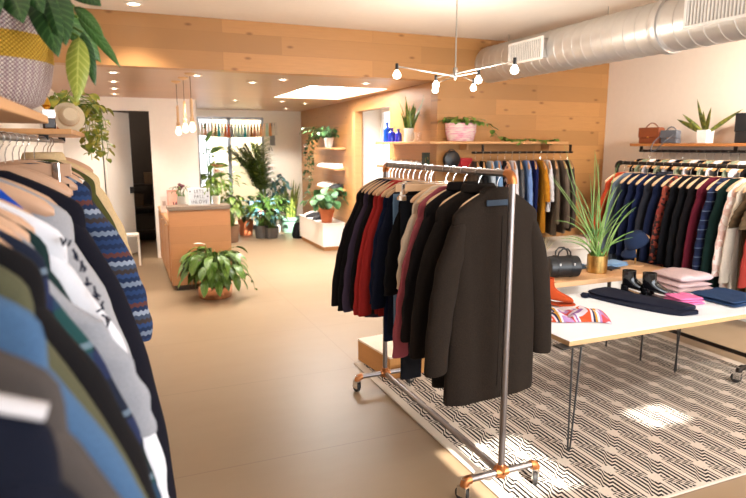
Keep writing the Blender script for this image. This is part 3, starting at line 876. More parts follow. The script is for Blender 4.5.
Rg(3.91, 'the cobalt navy jacket', 'jacket', 'cobalt navy jacket just before the charcoal blazer on the right rack', 'jacket', fabric('cobalt_navy', '#202b50', 240., .2))
Rg(3.82, 'the charcoal blazer', 'blazer', 'charcoal grey blazer between navy jackets on the right pipe rack', 'blazer', fabric('charcoal_suiting', '#33343c', 300., .2), w=.215, L=.84, collar=.04)
Rg(3.73, 'the navy dress', 'dress', 'navy dress between the charcoal blazer and the red print top', 'dress', fabric('mid_navy', '#1d2744', 240., .2), L=.92)
Rg(3.64, 'the red printed top', 'printed_top', 'red and black printed top in the middle of the right rack', 'top', redprint)
Rg(3.56, 'the black blazer', 'blazer', 'black blazer beside the red printed top on the right rack', 'blazer', fabric('black_suiting', '#1a1a20', 300., .2), L=.82)
Rg(3.48, 'the long black coat', 'coat', 'black coat with wide shoulders before the burgundy top on the right rack', 'coat', fabric('coal_black', '#18181c', 300., .2), w=.215, L=.95)
Rg(3.40, 'the soft black top', 'top', 'soft black top directly beside the burgundy top on the right rack', 'top', blackf2)
Rg(3.32, 'the burgundy top', 'top', 'burgundy red top on the right pipe rack beside the checked shirt', 'top', burg, L=.8)
Rg(3.23, 'the navy checked shirt', 'checked_shirt', 'navy checked shirt between the burgundy and dark green tops', 'shirt', quilt, w=.215, L=.84, r0=.065)
Rg(3.14, 'the forest green top', 'top', 'forest green top on the right pipe rack beside the pink print', 'top', forest)
Rg(3.06, 'the pale pink printed top', 'printed_top', 'pale pink printed top beside the cream knit on the right rack', 'top', pinkw)
Rg(2.99, 'the cream ribbed knit', 'knit', 'cream ribbed knit sweater on the right rack before the olive tees', 'sweater', creamk, sleeve=.62)
Rg(2.92, 'the farther olive brown tee', 'tee', 'olive brown short sleeved tee, the farther of two on the right rack', 'top', oliveb, t=.019, sleeve=.2, r0=.075, r1=.075, flare=.06)
Rg(2.865, 'the nearer olive brown tee', 'tee', 'olive brown short sleeved tee, the nearer of two on the right rack', 'top', oliveb, t=.019, sleeve=.2, r0=.075, r1=.075, flare=.06)
Rg(2.82, 'the rust red cardigan', 'cardigan', 'rust red cardigan at the near end of the right pipe rack', 'cardigan', rust, t=.019, sleeve=.62, flare=.07)

# wall shelf and rail at the right
tag(MB().box(5.22, XR-.003, 1.2, 5.12, 1.69, 1.72).build('wall_shelf', wood('honey_shelf', '#b9763f', 'y'), smooth=False, bevel=.003), 'long honey oak shelf on the cream right wall carrying handbags', 'shelf')
WX, WZ = 5.27, 1.642
t = thing('clothes_rail', 'black clothes rail hung under the long shelf on the right wall', 'clothes rail', (WX, 1.3, WZ))
MB().tube([(0, 0, 0), (0, 3.72, 0)], .014, 12).build('bar', black_iron, t)
for yy in (.3, 1.5, 2.6, 3.70):
    MB().box(-.012, .012, yy-.012, yy+.012, 0, .047).build('bracket', black_iron, t, smooth=False)
wall_cols = [('black', blackf), ('dusty rose', fabric('dusty_rose', '#a46a70', 200.)), ('white', whitec), ('floral cream', blotches('floral_cream', ('#e8ded2', '#c98b80', '#8d9a78', '#eee6dc'), 30.)), ('grey', heather), ('sage', fabric('sage', '#8f977f', 200.)), ('tan', fabric('tan_cloth', '#b08c62', 200.)), ('navy', navyb)]
w_seen = {}
for i in range(24):
    y = 4.97-i*.085
    r = rnd.uniform(-.1, .1)
    hanger((WX, y, WZ-.004), r, 'brown wooden hanger in the tight row on the right wall rail', brown_wood, 'brown hangers on the right wall rail')
    nm, m_ = wall_cols[(i*5+i//3) % len(wall_cols)]
    garment((WX, y, WZ-.004), r, 'shirt', nm+' top hanging on the right wall rail behind the rolling rack', 'top', m_, w=.19, L=.7, t=.022, sleeve=.4, flare=.03,
            group=nm+' tops on the right wall rail', sub=0)

# ------------------------------------------------------------------ back wall rail
BY, BZ = 5.48, 1.625
t = thing('clothes_rail', 'black clothes rail hung under the plank wall shelf at the back', 'clothes rail', (3.42, BY, BZ))
MB().tube([(0, 0, 0), (1.32, 0, 0)], .012, 12).build('bar', black_iron, t)
for xx in (.13, 1.29):
    MB().box(xx-.01, xx+.01, -.01, .01, 0, .083).build('bracket', black_iron, t, smooth=False)
B_GRP = 'clothes on the back wall rail'
def Bg(x, what, name, label, cat, m, **k):
    d = dict(w=.2, L=.72, t=.03, sleeve=.55, flare=.05, r0=.06, r1=.045); d.update(k)
    r = PI/2+rnd.uniform(-.08, .08)-.35
    hanger((x, BY, BZ-.004), r, 'wooden hanger carrying '+what+' on the back rail', brown_wood, 'hangers on the back wall rail')
    garment((x, BY, BZ-.004), r, name, label, cat, m, group=B_GRP, **d)
leath = plain('black_leather', '#1b191a', .35, var=.1)
floral = blotches('black_pink_floral', ('#1d1719', '#d98f76', '#1d1719', '#e6b49c', '#241b1d', '#1d1719'), 24.)
Bg(3.460, 'the first black leather jacket', 'leather_jacket', 'black leather jacket at the left end of the back rail', 'jacket', leath, sleeve=.6)
Bg(3.553, 'the second black jacket', 'jacket', 'black jacket second from the left on the back rail', 'jacket', blackf)
Bg(3.646, 'the pale grey blue blouse', 'blouse', 'pale grey blue blouse on the back rail beside the light jeans', 'blouse', fabric('pale_grey_blue', '#aab4be', 200.))
Bg(3.739, 'the light washed denim shirt', 'denim_shirt', 'light washed denim shirt on the back rail beside the floral top', 'shirt', denim_l, L=.8)
Bg(3.832, 'the black and pink floral top', 'floral_top', 'black and pink floral top on the back rail beside the white blouse', 'top', floral, L=.68)
Bg(3.925, 'the white blouse', 'blouse', 'white blouse hanging on the back rail beside the floral top', 'blouse', whitec, L=.85, sleeve=.7, r0=.075)
Bg(4.018, 'the dark grey leather jacket', 'leather_jacket', 'dark grey leather jacket on the back rail beyond the white blouse', 'jacket', plain('grey_leather', '#3a3b3f', .4), sleeve=.65)
Bg(4.111, 'the sky blue shirt', 'shirt', 'sky blue shirt on the back rail beside the long navy dress', 'shirt', fabric('sky_blue', '#7f9bcb', 200.), L=.6)
Bg(4.204, 'the long navy dress', 'dress', 'long navy dress hanging lowest on the back rail', 'dress', fabric('royal_navy', '#222a5a', 200.), L=.82, sleeve=0)
Bg(4.297, 'the mustard top', 'top', 'mustard yellow top under the white blouse hem on the back rail', 'top', fabric('mustard', '#c58a2c', 200.), L=.78, sleeve=.3)
Bg(4.390, 'the white short blouse', 'blouse', 'short white blouse beside the taupe dress on the back rail', 'blouse', whitec, L=.55, sleeve=.3)
Bg(4.483, 'the taupe dress', 'dress', 'long taupe dress near the right end of the back rail', 'dress', fabric('taupe', '#6d6053', 200.), L=.82)
Bg(4.576, 'the grey brown cardigan', 'cardigan', 'grey brown cardigan second from the right end of the back rail', 'cardigan', fabric('grey_taupe', '#776a60', 200.), L=.8, sleeve=.6)
Bg(4.669, 'the dark taupe jacket', 'jacket', 'dark taupe jacket at the right end of the back rail', 'jacket', fabric('dark_taupe', '#5a5049', 200.), L=.78, sleeve=.6)
# ------------------------------------------------------------------ white table, low oak table and what lies on them
ply = wood('birch_ply_edge', '#c9a173', 'x', .2, .5)
lam = plain('white_laminate', '#e8edf3', .35, var=.02)
TZ = .652
t = thing('display_table', 'white topped display table on black hairpin legs standing on the rug', 'table', (3.1, 2.9, 0))
MB().box(-.91, .93, -.43, .42, TZ-.03, TZ-.002).build('table_edge', ply, t, smooth=False, bevel=.002)
MB().box(-.909, .929, -.429, .419, TZ-.002, TZ).build('table_top', lam, t, smooth=False)
for (x, y, ax, ay) in ((-.86, -.40, -1, -1), (.88, -.37, 1, -1), (.62, .13, 1, 1), (-.8, .3, -1, 1)):
    fx, fy = x+.03*ax, y+.05*ay
    m = MB().tube([(x-.0, y, TZ-.034), (fx-.008, fy, .03), (fx, fy, .016), (fx+.008, fy, .03), (x-.10*ax, y-.04*ay, TZ-.034)], .0055, 8)
    m.box(x-.11, x+.04, y-.05, y+.03, TZ-.036, TZ-.03).build('leg', black_paint, t)
pale_oak = wood('pale_oak_top', '#d2a57a', 'x', .15, .5)
BZ_ = .735
t = thing('low_table', 'pale oak table behind the white table carrying the plant and handbag', 'table', (3.32, 3.56, 0))
MB().box(-.72, .66, -.22, .24, BZ_-.038, BZ_).build('table_top', pale_oak, t, smooth=False, bevel=.003)
for sx in (-.66, .40):
    for sy in (-.18, .19):
        MB().tube([(sx, sy, .012 if True else 0), (sx, sy, BZ_-.04)], .007, 8).build('leg', black_paint, t)

def cloth_stack(name, label, cat, loc, rz, layers, m, group=None, bump=.006, seed=1):
    """folded cloth: each layer a rounded slab with a fold at the front, all one piece of clothing"""
    t = thing(name, label, cat, loc, rz, group); r2 = random.Random(seed)
    z = 0
    for i, (w, d, h, ox, oy) in enumerate(layers):
        N = 22; R = []
        for k in range(13):
            q = -1+2*k/12
            ww = w*.5; ring = []
            for j in range(N):
                a = 2*PI*j/N
                yy = d*.5*math.copysign(abs(math.cos(a))**.35, math.cos(a)); zz = h*.5*math.copysign(abs(math.sin(a))**.6, math.sin(a))
                e = (1-abs(q)**8)**.5*.9+.1
                wob = bump*(math.sin(q*5+i*2+yy*14)+.6*math.sin(q*11+yy*23+seed))
                ring.append((ox+q*ww, oy+yy*(.97+.03*e), z+h*.5+zz*e+(wob if zz > 0 else 0)*e*(h/.03)**.5))
            R.append(ring)
        MB().loft(R).build('folded_layer', m, t, sub=0)
        z += h*.96
    return t
cloth_stack('knit_sweater', 'pale pink knit sweater, topmost of the folded pair on the white table', 'sweater', (3.83, 3.16, TZ+.068), -.12, [(.30, .30, .055, 0, 0)], fabric('pale_pink_knit', '#d6bfc0', 130., .15, .6), 'folded pink sweaters', .004, 3)
cloth_stack('knit_sweater', 'pale pink knit sweater, lower of the folded pair on the white table', 'sweater', (3.80, 3.14, TZ), -.1, [(.33, .30, .036, 0, 0), (.31, .29, .034, -.005, 0)], fabric('pale_pink_knit_b', '#cbb2b3', 130., .15, .6), 'folded pink sweaters', .004, 5)
cloth_stack('folded_tee', 'bright pink folded top on the white table before the pink sweaters', 'top', (3.47, 2.83, TZ), -.2, [(.20, .17, .018, 0, 0), (.19, .17, .016, .004, .003), (.18, .16, .016, -.004, 0)], fabric('hot_pink', '#df7fae', 200., .1), None, .003, 8)
cloth_stack('folded_jeans', 'dark blue jeans folded flat at the right end of the white table', 'jeans', (3.80, 2.76, TZ), .05, [(.36, .34, .022, 0, 0), (.35, .33, .02, .005, .006)], denim_d, None, .003, 4)
# long navy trousers lying across the table
t = thing('navy_trousers', 'navy tailored trousers laid lengthwise across the white table', 'trousers', (0, 0, TZ))
def flat(poly_l, poly_r, z, h):
    R = []
    n = len(poly_l)
    for i, (a, b) in enumerate(zip(poly_l, poly_r)):
        a, b = Vector((*a, 0)), Vector((*b, 0)); ring = []
        for k in range(9):
            q = k/8; p = a.lerp(b, q); hh = h*(math.sin(PI*min(max(q, .03), .97))**.4) + .004*math.sin(q*9+i*1.3)
            ring.append((p.x, p.y, z+max(hh, .003)))
        for k in range(8, -1, -1):
            p = a.lerp(b, k/8); ring.append((p.x, p.y, z+.0005))
        R.append(ring)
    return MB().loft(R)
flat([(2.94, 3.27), (2.97, 3.1), (3.0, 2.93), (3.06, 2.75), (3.15, 2.53)], [(3.26, 3.3), (3.25, 3.14), (3.25, 2.98), (3.3, 2.83), (3.41, 2.58)], 0, .022).build('leg', navyf, t, sub=1)
flat([(2.97, 3.28), (3.0, 3.1), (3.06, 2.93), (3.15, 2.78), (3.2, 2.58)], [(3.28, 3.3), (3.27, 3.16), (3.29, 3.02), (3.34, 2.86), (3.42, 2.62)], .02, .02).build('leg', navyf, t, sub=1)
flat([(2.9, 3.2), (2.93, 3.14)], [(2.97, 3.27), (3.0, 3.2)], .0, .03).build('waistband', navyf, t, sub=1)
# bright patterned scarf
scarf_m = bands('striped_scarf', ('#cdbfcb', '#8a5f97', '#d8cdd4', '#c94f28', '#d9c4cc', '#26274a', '#bf8a34', '#d8cfd4', '#a57fae', '#b9484a'), .21, 0, .0, .8, .9, .06)
t = thing('patterned_scarf', 'crumpled scarf in purple, orange and white stripes at the table corner', 'scarf', (2.53, 2.83, TZ), -.5)
def scf(cx, cy, w, d, h, ph):
    def f(u, v):
        x, y = (u-.5)*w, (v-.5)*d
        e = max(0, 1-(2*abs(u-.5))**6)*max(0, 1-(2*abs(v-.5))**6)
        z = .004+e*(h+.012*math.sin(x*38+ph+y*12)+.01*math.sin(y*44+ph*2+x*18)+.006*math.sin(x*80+y*60))
        return (cx+x+.012*math.sin(y*21+ph), cy+y+.015*math.sin(x*17+ph), z)
    return f
MB().grid(scf(0, 0, .40, .24, .022, 0), 40, 26).build('cloth', scarf_m, t, solid=.002)
MB().grid(scf(.07, -.03, .24, .17, .05, 2), 30, 22).build('cloth_fold', scarf_m, t, solid=.002)
# ankle boots
patent = plain('black_patent', '#0c0b0d', .08, var=.05)
def boot(loc, rz, label, m, group, h=.17, heel=.06, sole_m=None, sc=1.0, name='ankle_boot'):
    t = thing(name, label, 'boot', loc, rz, group)
    R = []
    def ring(cx, a, b, z, tilt=0.):
        n = 24
        return [((cx+a*math.cos(2*PI*i/n))*sc, b*math.sin(2*PI*i/n)*sc, (z+tilt*math.cos(2*PI*i/n))*sc) for i in range(n)]
    # +x is the toe
    for (cx, a, b, z, tl) in ((.055, .118, .036, .012+heel*.4, -heel*.46), (.053, .122, .042, .03+heel*.4, -heel*.42), (.04, .108, .041, .052+heel*.4, -heel*.30), (.008, .075, .038, .08+heel*.3, -.010),
                              (-.015, .054, .036, .105+heel*.25, .0), (-.02, .05, .036, .13+heel*.2, 0), (-.02, .052, .038, h, 0)):
        R.append(ring(cx, a, b, z, tl))
    inner = [ring(-.02, .048, .034, h, 0), ring(-.02, .046, .033, h-.05, 0)]
    MB().loft(R+inner).build('upper', m, t, sub=1)
    MB().loft([ring(-.045, .028, .032, .0), ring(-.045, .03, .034, heel*.9), ring(-.045, .03, .033, heel*.9+.02)]).build('heel', sole_m or m, t, sub=0)
    so = []
    for k in range(12):
        q = k/11; x = -.07+.245*q; zz = heel*.86*(1-min(1, q/.55))**1.3
        w_ = .033+.008*math.sin(PI*q)-.012*max(0, q-.85)/.15
        so.append([(x*sc, -w_*sc, zz*sc), (x*sc, w_*sc, zz*sc), (x*sc, w_*sc, (zz+.012)*sc), (x*sc, -w_*sc, (zz+.012)*sc)])
    MB().loft(so).build('sole', sole_m or m, t, smooth=False)
    return t
boot((3.30, 3.13, TZ), -.7, 'shiny black heeled ankle boot, the left one of the pair on the table', patent, 'black patent ankle boots', .195, .06, None, .92)
boot((3.365, 3.01, TZ), -.7, 'shiny black heeled ankle boot standing nearer the pink folded top', patent, 'black patent ankle boots', .195, .06, None, .92)
boot((2.57, 3.12, TZ), -.35, 'rust orange suede ankle boot on the table beside the long coat', fabric('rust_suede', '#b4512a', 260., .15), None, .19, .05)
# barrel handbag
t = thing('barrel_handbag', 'black leather barrel handbag with short handles on the pale oak table', 'handbag', (2.985, 3.49, BZ_), -.25)
bagm = plain('black_grain_leather', '#1a1b1e', .4, var=.15)
prof = [(.004, -.12), (.07, -.12), (.079, -.113), (.08, -.1), (.08, .1), (.079, .113), (.07, .12), (.004, .12)]
MB().lathe(prof, 36).xf(Matrix.Translation((0, 0, .079)) @ Matrix.Rotation(PI/2, 4, 'Y') @ Matrix.Scale(.98, 4, (1, 0, 0))).build('bag_body', bagm, t, sub=0)
for s in (-.055, .055):
    MB().lathe([(.0805, -.011), (.0835, -.011), (.0835, .011), (.0805, .011)], 36, cap0=False, cap1=False).xf(Matrix.Translation((s, 0, .0805)) @ Matrix.Rotation(PI/2, 4, 'Y')).build('strap_band', bagm, t)
    MB().box(s-.006, s+.006, -.086, -.08, .1, .118).build('buckle', chrome, t, smooth=False)
for s in (-.02, .02):
    MB().tube([(-.05, s, .155), (-.045, s*1.4, .19), (-.02, s*1.6, .215), (.02, s*1.6, .215), (.045, s*1.4, .19), (.05, s, .155)], .006, 8).build('handle', bagm, t)
# cap on stand
t = thing('hat_stand', 'round copper topped stand under the navy cap on the oak table', 'stand', (3.84, 3.62, BZ_))
MB().lathe([(.001, 0), (.07, 0), (.07, .008), (.012, .012)], 28).build('base', pale_oak, t)
MB().tube([(0, 0, .01), (0, 0, .19)], .006, 10).build('post', brass, t)
MB().lathe([(.001, .19), (.03, .19), (.04, .197), (.02, .21), (.001, .212)], 20).build('head', brass, t)
capm = fabric('navy_denim_cap', '#2c3a56', 260., .25)
t = thing('baseball_cap', 'navy denim cap sitting tilted on a small stand on the oak table', 'cap', (3.84, 3.62, BZ_+.19), 2.75)
dome = MB()
R = []
for k in range(11):
    q = k/10; r = .086*math.cos(q*PI/2)**.6+.001; R.append([(r*1.1*math.cos(a), r*.95*math.sin(a), 1.0*(.11*math.sin(q*PI/2)-.02)) for a in [2*PI*i/30 for i in range(30)]])
M_ = Matrix.Rotation(-.15, 4, 'X') @ Matrix.Rotation(.55, 4, 'Y')
dome.loft(R, False, True).xf(M_).build('crown', capm, t, sub=0, solid=.002)
def brim(u, v):
    a = (u-.5)*2.0; r0 = .086; r1 = r0-.004+.062*math.cos(a*.72)**.6*v
    return (r1*1.08*math.cos(a), r1*.98*math.sin(a), -.016-.035*v-.012*abs(a)*v)
MB().grid(brim, 18, 6).xf(M_).build('brim', capm, t, solid=.003)
MB().sphere((0, 0, .09), .007, 10, 6).xf(M_).build('button', capm, t)
MB().box(-.10, -.092, -.03, .03, -.012, .008).xf(M_).build('adjuster', plain('tan_leather', '#b98a5c', .5), t, smooth=False)
cloth_stack('folded_jeans', 'light blue jeans folded behind the gold plant pot on the oak table', 'jeans', (3.27, 3.70, BZ_), 0, [(.22, .12, .02, 0, 0), (.21, .11, .018, 0, 0)], denim_l, None, .002, 2)
cloth_stack('folded_shirt', 'pale blue folded shirt beside the cap stand on the oak table', 'shirt', (3.66, 3.68, BZ_), .1, [(.2, .16, .018, 0, 0), (.19, .15, .016, .004, 0)], fabric('pale_chambray', '#8fb0d0', 240., .15), None, .003, 6)
t = thing('wallet', 'flat black wallet lying beside the gold pot on the oak table', 'wallet', (3.53, 3.56, BZ_), .2)
MB().box(-.06, .06, -.045, .045, .0005, .014).build('cover', bagm, t, smooth=False, bevel=.004)
MB().box(-.058, .058, -.0465, -.0455, .004, .01).build('zip', chrome, t, smooth=False)

# ------------------------------------------------------------------ plants: helpers
LG1 = leafmat('mid_green_leaf', '#3a541c', '#587329')
LG2 = leafmat('dark_green_leaf', '#243a16', '#38511f')
LG3 = leafmat('yellow_green_leaf', '#6f7f2e', '#9fa045')
LG4 = leafmat('fresh_green_leaf', '#4d7026', '#7f9440')
LBL = leafmat('blue_green_leaf', '#33565a', '#4f7d7d')
soil = plain('soil', '#2d221b', .95)
terra = plain('terracotta', '#b9683f', .75)
def pot_mb(r0, r1, h, rim=.0, th=.01, z=0):
    pr = [(.001, z), (r0*.96, z), (r0, z+.008), (r1, z+h-rim)]
    if rim: pr += [(r1+.012, z+h-rim), (r1+.014, z+h)]
    else: pr += [(r1, z+h)]
    pr += [(r1-th, z+h), (r1-th-.004, z+h*.75), (.001, z+h*.75)]
    return MB().lathe(pr, 32)
def bushy(n, L, W, spread, hgt, r2, el=(.2, 1.2), droop=(.6, 1.6), base=(0, 0, 0), stem=True, rb=.04, fold=.25, nl=5):
    f, s = MB(), MB()
    for i in range(n):
        az = r2.uniform(0, 2*PI); e = r2.uniform(*el); d = rdir(az, e)
        b = Vector(base)+Vector((math.cos(az)*rb*r2.random(), math.sin(az)*rb*r2.random(), 0))
        reach = r2.uniform(.35, 1)
        mid = b+Vector((d.x*spread*.45*reach, d.y*spread*.45*reach, hgt*r2.uniform(.4, 1)))
        end = mid+Vector((d.x*spread*.45*reach, d.y*spread*.45*reach, hgt*.12*r2.uniform(-1, 1)))
        pts = bez(b, (b+Vector((0, 0, hgt*.6))+mid)/2, mid, 4)+bez(mid, (mid+end)/2+Vector((0, 0, .02)), end, 3)[1:]
        if stem: s.tube(pts, .003, 5)
        dd = (Vector(pts[-1])-Vector(pts[-2])).normalized()
        l = L*r2.uniform(.7, 1.15)
        f.leaf(pts[-1], dd+Vector((0, 0, .1)), l, W*l/L*r2.uniform(.85, 1.1), r2.uniform(*droop), fold, n=nl, twist=r2.uniform(-.5, .5))
    return f, s
def vine_strand(f, s, pts, r2, L=.05, W=.04, step=.03):
    s.tube(pts, .0022, 5)
    for a, b in zip(pts[:-1], pts[1:]):
        a, b = Vector(a), Vector(b); n = max(1, int((b-a).length/step))
        for k in range(n):
            p = a.lerp(b, (k+r2.random())/n); az = r2.uniform(0, 2*PI)
            f.leaf(p, rdir(az, r2.uniform(-.5, .4)), L*r2.uniform(.7, 1.2), W*r2.uniform(.7, 1.2), r2.uniform(.5, 1.4), .2, n=4)
def clamp(f, ax, lo=-9, hi=9):
    f.v = [tuple(min(max(c, lo), hi) if i == ax else c for i, c in enumerate(v)) for v in f.v]; return f
def blade_set(n, h, w, r2, spread, lean, rb=.03, curl=.15, stiff=True):
    f = MB()
    for i in range(n):
        az = r2.uniform(0, 2*PI); ln = lean*r2.uniform(.2, 1); hh = h*r2.uniform(.55, 1)
        b = Vector((rb*math.cos(az)*r2.random(), rb*math.sin(az)*r2.random(), 0)); d = Vector((math.cos(az), math.sin(az), 0))
        side = Vector((-d.y, d.x, 0)); side = Matrix.Rotation(r2.uniform(-1, 1), 3, 'Z') @ side
        vs = []; N = 9
        for k in range(N+1):
            q = k/N
            p = b+d*(ln*hh*(q**1.6))+Vector((0, 0, hh*q-curl*hh*ln*q*q*q))
            ww = w*(.55+.45*math.sin(PI*min(1, q*1.15+.1)))*(1-q**4)+.0004
            vs += [p+side*ww*.5+d*ww*.12, p-d*ww*.05, p-side*ww*.5+d*ww*.12]
        fs = []
        for k in range(N):
            a = k*3; fs += [(a, a+1, a+4, a+3), (a+1, a+2, a+5, a+4)]
        f.add(vs, fs)
    return f
R2 = random.Random(21)
VL2 = veined('veined_dark_leaf', '#1d3a1c', '#2c4f26', '#5d8048')
VL3 = veined('veined_yellow_leaf', '#76862f', '#97983c', '#c3c06a')
VL1 = veined('veined_green_leaf', '#2f5224', '#446a30', '#6c8f52')
bigmat = {}

# basket plant above the left rail
def basket_mat():
    t = NT('woven_basket'); o = t.obj(); p = t.xyz(o)
    ang = t.math('ARCTAN2', p[1], p[0])
    wv = t.math('SINE', t.math('MULTIPLY', ang, 95)); hz = t.math('SINE', t.math('MULTIPLY', p[2], 620))
    mv = t.math('MULTIPLY', wv, hz)
    hi = t.math('GREATER_THAN', mv, .1)
    st = t.math('GREATER_THAN', t.math('SINE', t.math('MULTIPLY', ang, 47.5)), .35)
    a = t.mix(hi, lin('#8e7474'), lin('#ddd0c4')); a = t.mix(t.math('MULTIPLY', st, .4), a, lin('#93707a'))
    y_ = t.mix(hi, lin('#9a7420'), lin('#cda23c'))
    band = t.math('MULTIPLY', t.math('GREATER_THAN', p[2], .115), t.math('LESS_THAN', p[2], .178))
    t.base(t.mix(band, a, y_)); t.rough(.9, 0, .2); t.bump(mv, .8, .004)
    return t.m
t = thing('basket_plant', 'big leafy plant in a woven basket with a mustard band on the near left shelf', 'potted plant', (-.325, 1.85, 1.793))
MB().lathe([(.001, .001), (.12, .001), (.15, .018), (.17, .06), (.182, .12), (.182, .19), (.172, .26), (.166, .3), (.156, .3), (.156, .27), (.001, .265)], 64).build('basket', basket_mat(), t)
ox, oy, oz = -.335, 1.85, 1.793
big = [((-.13, 1.74, 2.075), (-.108, 1.62, 1.93), .065, LG2), ((-.17, 1.74, 2.07), (-.125, 1.60, 1.905), .07, LG2), ((-.225, 1.70, 2.07), (-.185, 1.56, 1.96), .07, LG2),
       ((-.26, 1.68, 2.08), (-.245, 1.52, 1.93), .07, LG2), ((-.085, 1.78, 1.975), (-.097, 1.72, 1.81), .055, LG3), ((-.08, 1.86, 2.0), (-.06, 1.82, 1.86), .034, LG2),
       ((-.085, 1.82, 2.03), (.0, 1.76, 1.90), .03, LG1), ((-.09, 1.76, 2.045), (-.035, 1.70, 1.955), .03, LG1), ((-.10, 1.8, 2.10), (-.036, 1.73, 2.03), .06, LG2),
       ((-.14, 1.9, 2.06), (-.05, 1.92, 1.93), .06, LG1), ((-.2, 1.72, 2.1), (-.15, 1.6, 1.99), .065, LG2), ((-.3, 1.7, 2.1), (-.33, 1.55, 1.95), .07, LG1),
       ((-.33, 1.68, 2.12), (-.4, 1.54, 2.0), .07, LG2), ((-.25, 1.8, 2.15), (-.18, 1.68, 2.13), .07, LG1), ((-.42, 1.8, 2.12), (-.55, 1.7, 2.0), .07, LG2), ((-.36, 1.95, 2.15), (-.4, 2.1, 2.1), .07, LG1)]
st = MB()
for b, e, w, m_ in big:
    b, e = Vector(b)-Vector((ox, oy, oz)), Vector(e)-Vector((ox, oy, oz))
    d = e-b; L_ = d.length*1.04
    st.tube(bez((b.x*.3, b.y*.3, .26), (b.x*.7, b.y*.7, b.z+.05), b, 6), .004, 6)
    lf = MB().leaf(b, d+Vector((0, 0, .04)), L_, w, .35, .22, up=Vector((.0, -1, .25)), n=9, shape=.8)
    o = lf.build('leaf', {LG1.name: VL1, LG2.name: VL2, LG3.name: VL3}[m_.name], t, solid=.0012)
    if m_ is LG3: o['label'] = 'yellow green drooping leaf'
st.build('stems', LG1, t)

# grass in gold pot
gold = metal('hammered_gold', '#c9a462', .34, .6)
t = thing('spiky_grass_plant', 'tall spiky green grass plant in a gold metal pot on the oak table', 'potted plant', (3.345, 3.52, BZ_))
MB().lathe([(.001, 0), (.07, 0), (.074, .004), (.076, .135), (.072, .135), (.07, .12), (.001, .115)], 32).build('pot', gold, t)
f = MB()
tips = [((-.35, .03, .97), -.2), ((-.09, 0, .93), 0), ((-.02, .03, .83), 0), ((-.50, 0, .76), -.1), ((.18, .03, .83), .02), ((.34, .0, .55), 0.02), ((.35, 0, .30), .05), ((-.43, .0, .42), .12),
        ((-.34, 0, .3), .12), ((.18, .05, .66), 0), ((.05, .1, .6), 0), ((-.12, -.1, .55), 0), ((-.2, .1, .7), 0), ((.25, -.1, .5), .05), ((-.05, -.15, .62), 0), ((.1, -.12, .45), .05), ((.3, .1, .62), 0), ((-.15, .15, .5), 0)]
for (dx, dy, dz), arch in tips:
    for rep in range(2):
        jx, jy, jz = R2.uniform(-.05, .05)*rep, R2.uniform(-.05, .05)*rep, -R2.uniform(0, .22)*rep
        b = Vector((R2.uniform(-.045, .045), R2.uniform(-.045, .045), .11)); e = Vector((dx+jx, dy+jy, max(dz+jz, .25)))
        mid = Vector((b.x+(e.x-b.x)*.3, b.y+(e.y-b.y)*.3, b.z+(e.z-b.z)*(.7+arch*2.5)))
        pts = bez(b, mid, e, 9)
        f.tube(pts, [  .0064*(1-.85*(k/9)**2) for k in range(10)], 5, flat=(1, .5))
f.build('blades', leafmat('spiky_grass', '#54803a', '#8ba65c', 9.), t)
# dry grass behind the handbag
t = thing('dry_grass_plant', 'small tuft of dry grass in a pot behind the black handbag', 'potted plant', (2.92, 3.68, BZ_))
pot_mb(.035, .045, .08).build('pot', terra, t)
f = blade_set(26, .26, .006, R2, .1, .6, .02); f.xf(Matrix.Translation((0, 0, .06))).build('blades', leafmat('dry_grass', '#a8986a', '#c9bb8a'), t)
# ------------------------------------------------------------------ counter
front_oak = planks('counter_oak', '#b37c50', 'x', 'z', .19, 1.6, .4, .15, False)
side_oak = planks('counter_oak_side', '#b37c4d', 'y', 'z', .4, .62, .45, .15, False)
grey_top = wood('grey_brown_top', '#7d6a5a', 'x', .12, .4)
t = thing('sales_counter', 'oak sales counter with a grey raised front ledge behind the leafy copper pot', 'counter', (.83, 7.25, 0))
MB().box(-.35, .35, 0, .05, .07, .955).build('front_panel', front_oak, t, smooth=False, bevel=.003)
MB().box(-.355, .355, -.015, .28, .955, 1.0).build('ledge', grey_top, t, smooth=False, bevel=.003)
MB().box(-.30, .30, .06, 1.9, 0, .07).build('plinth', plain('dark_plinth', '#4b3f37', .6), t, smooth=False)
MB().box(-.34, .34, .05, 1.95, .07, .80).build('cabinet_body', side_oak, t, smooth=False, bevel=.003)
MB().box(-.36, .345, .05, 1.97, .80, .835).build('desk_top', oak_y, t, smooth=False, bevel=.003)
for i, yy in enumerate((.12, .74, 1.36)):
    d = MB().box(-.358, -.342, yy, yy+.58, .1, .78).build('door', side_oak, t, smooth=False, bevel=.002)
    MB().box(-.372, -.358, yy+.27, yy+.33, .74, .755).build('handle', brass, d, smooth=False)
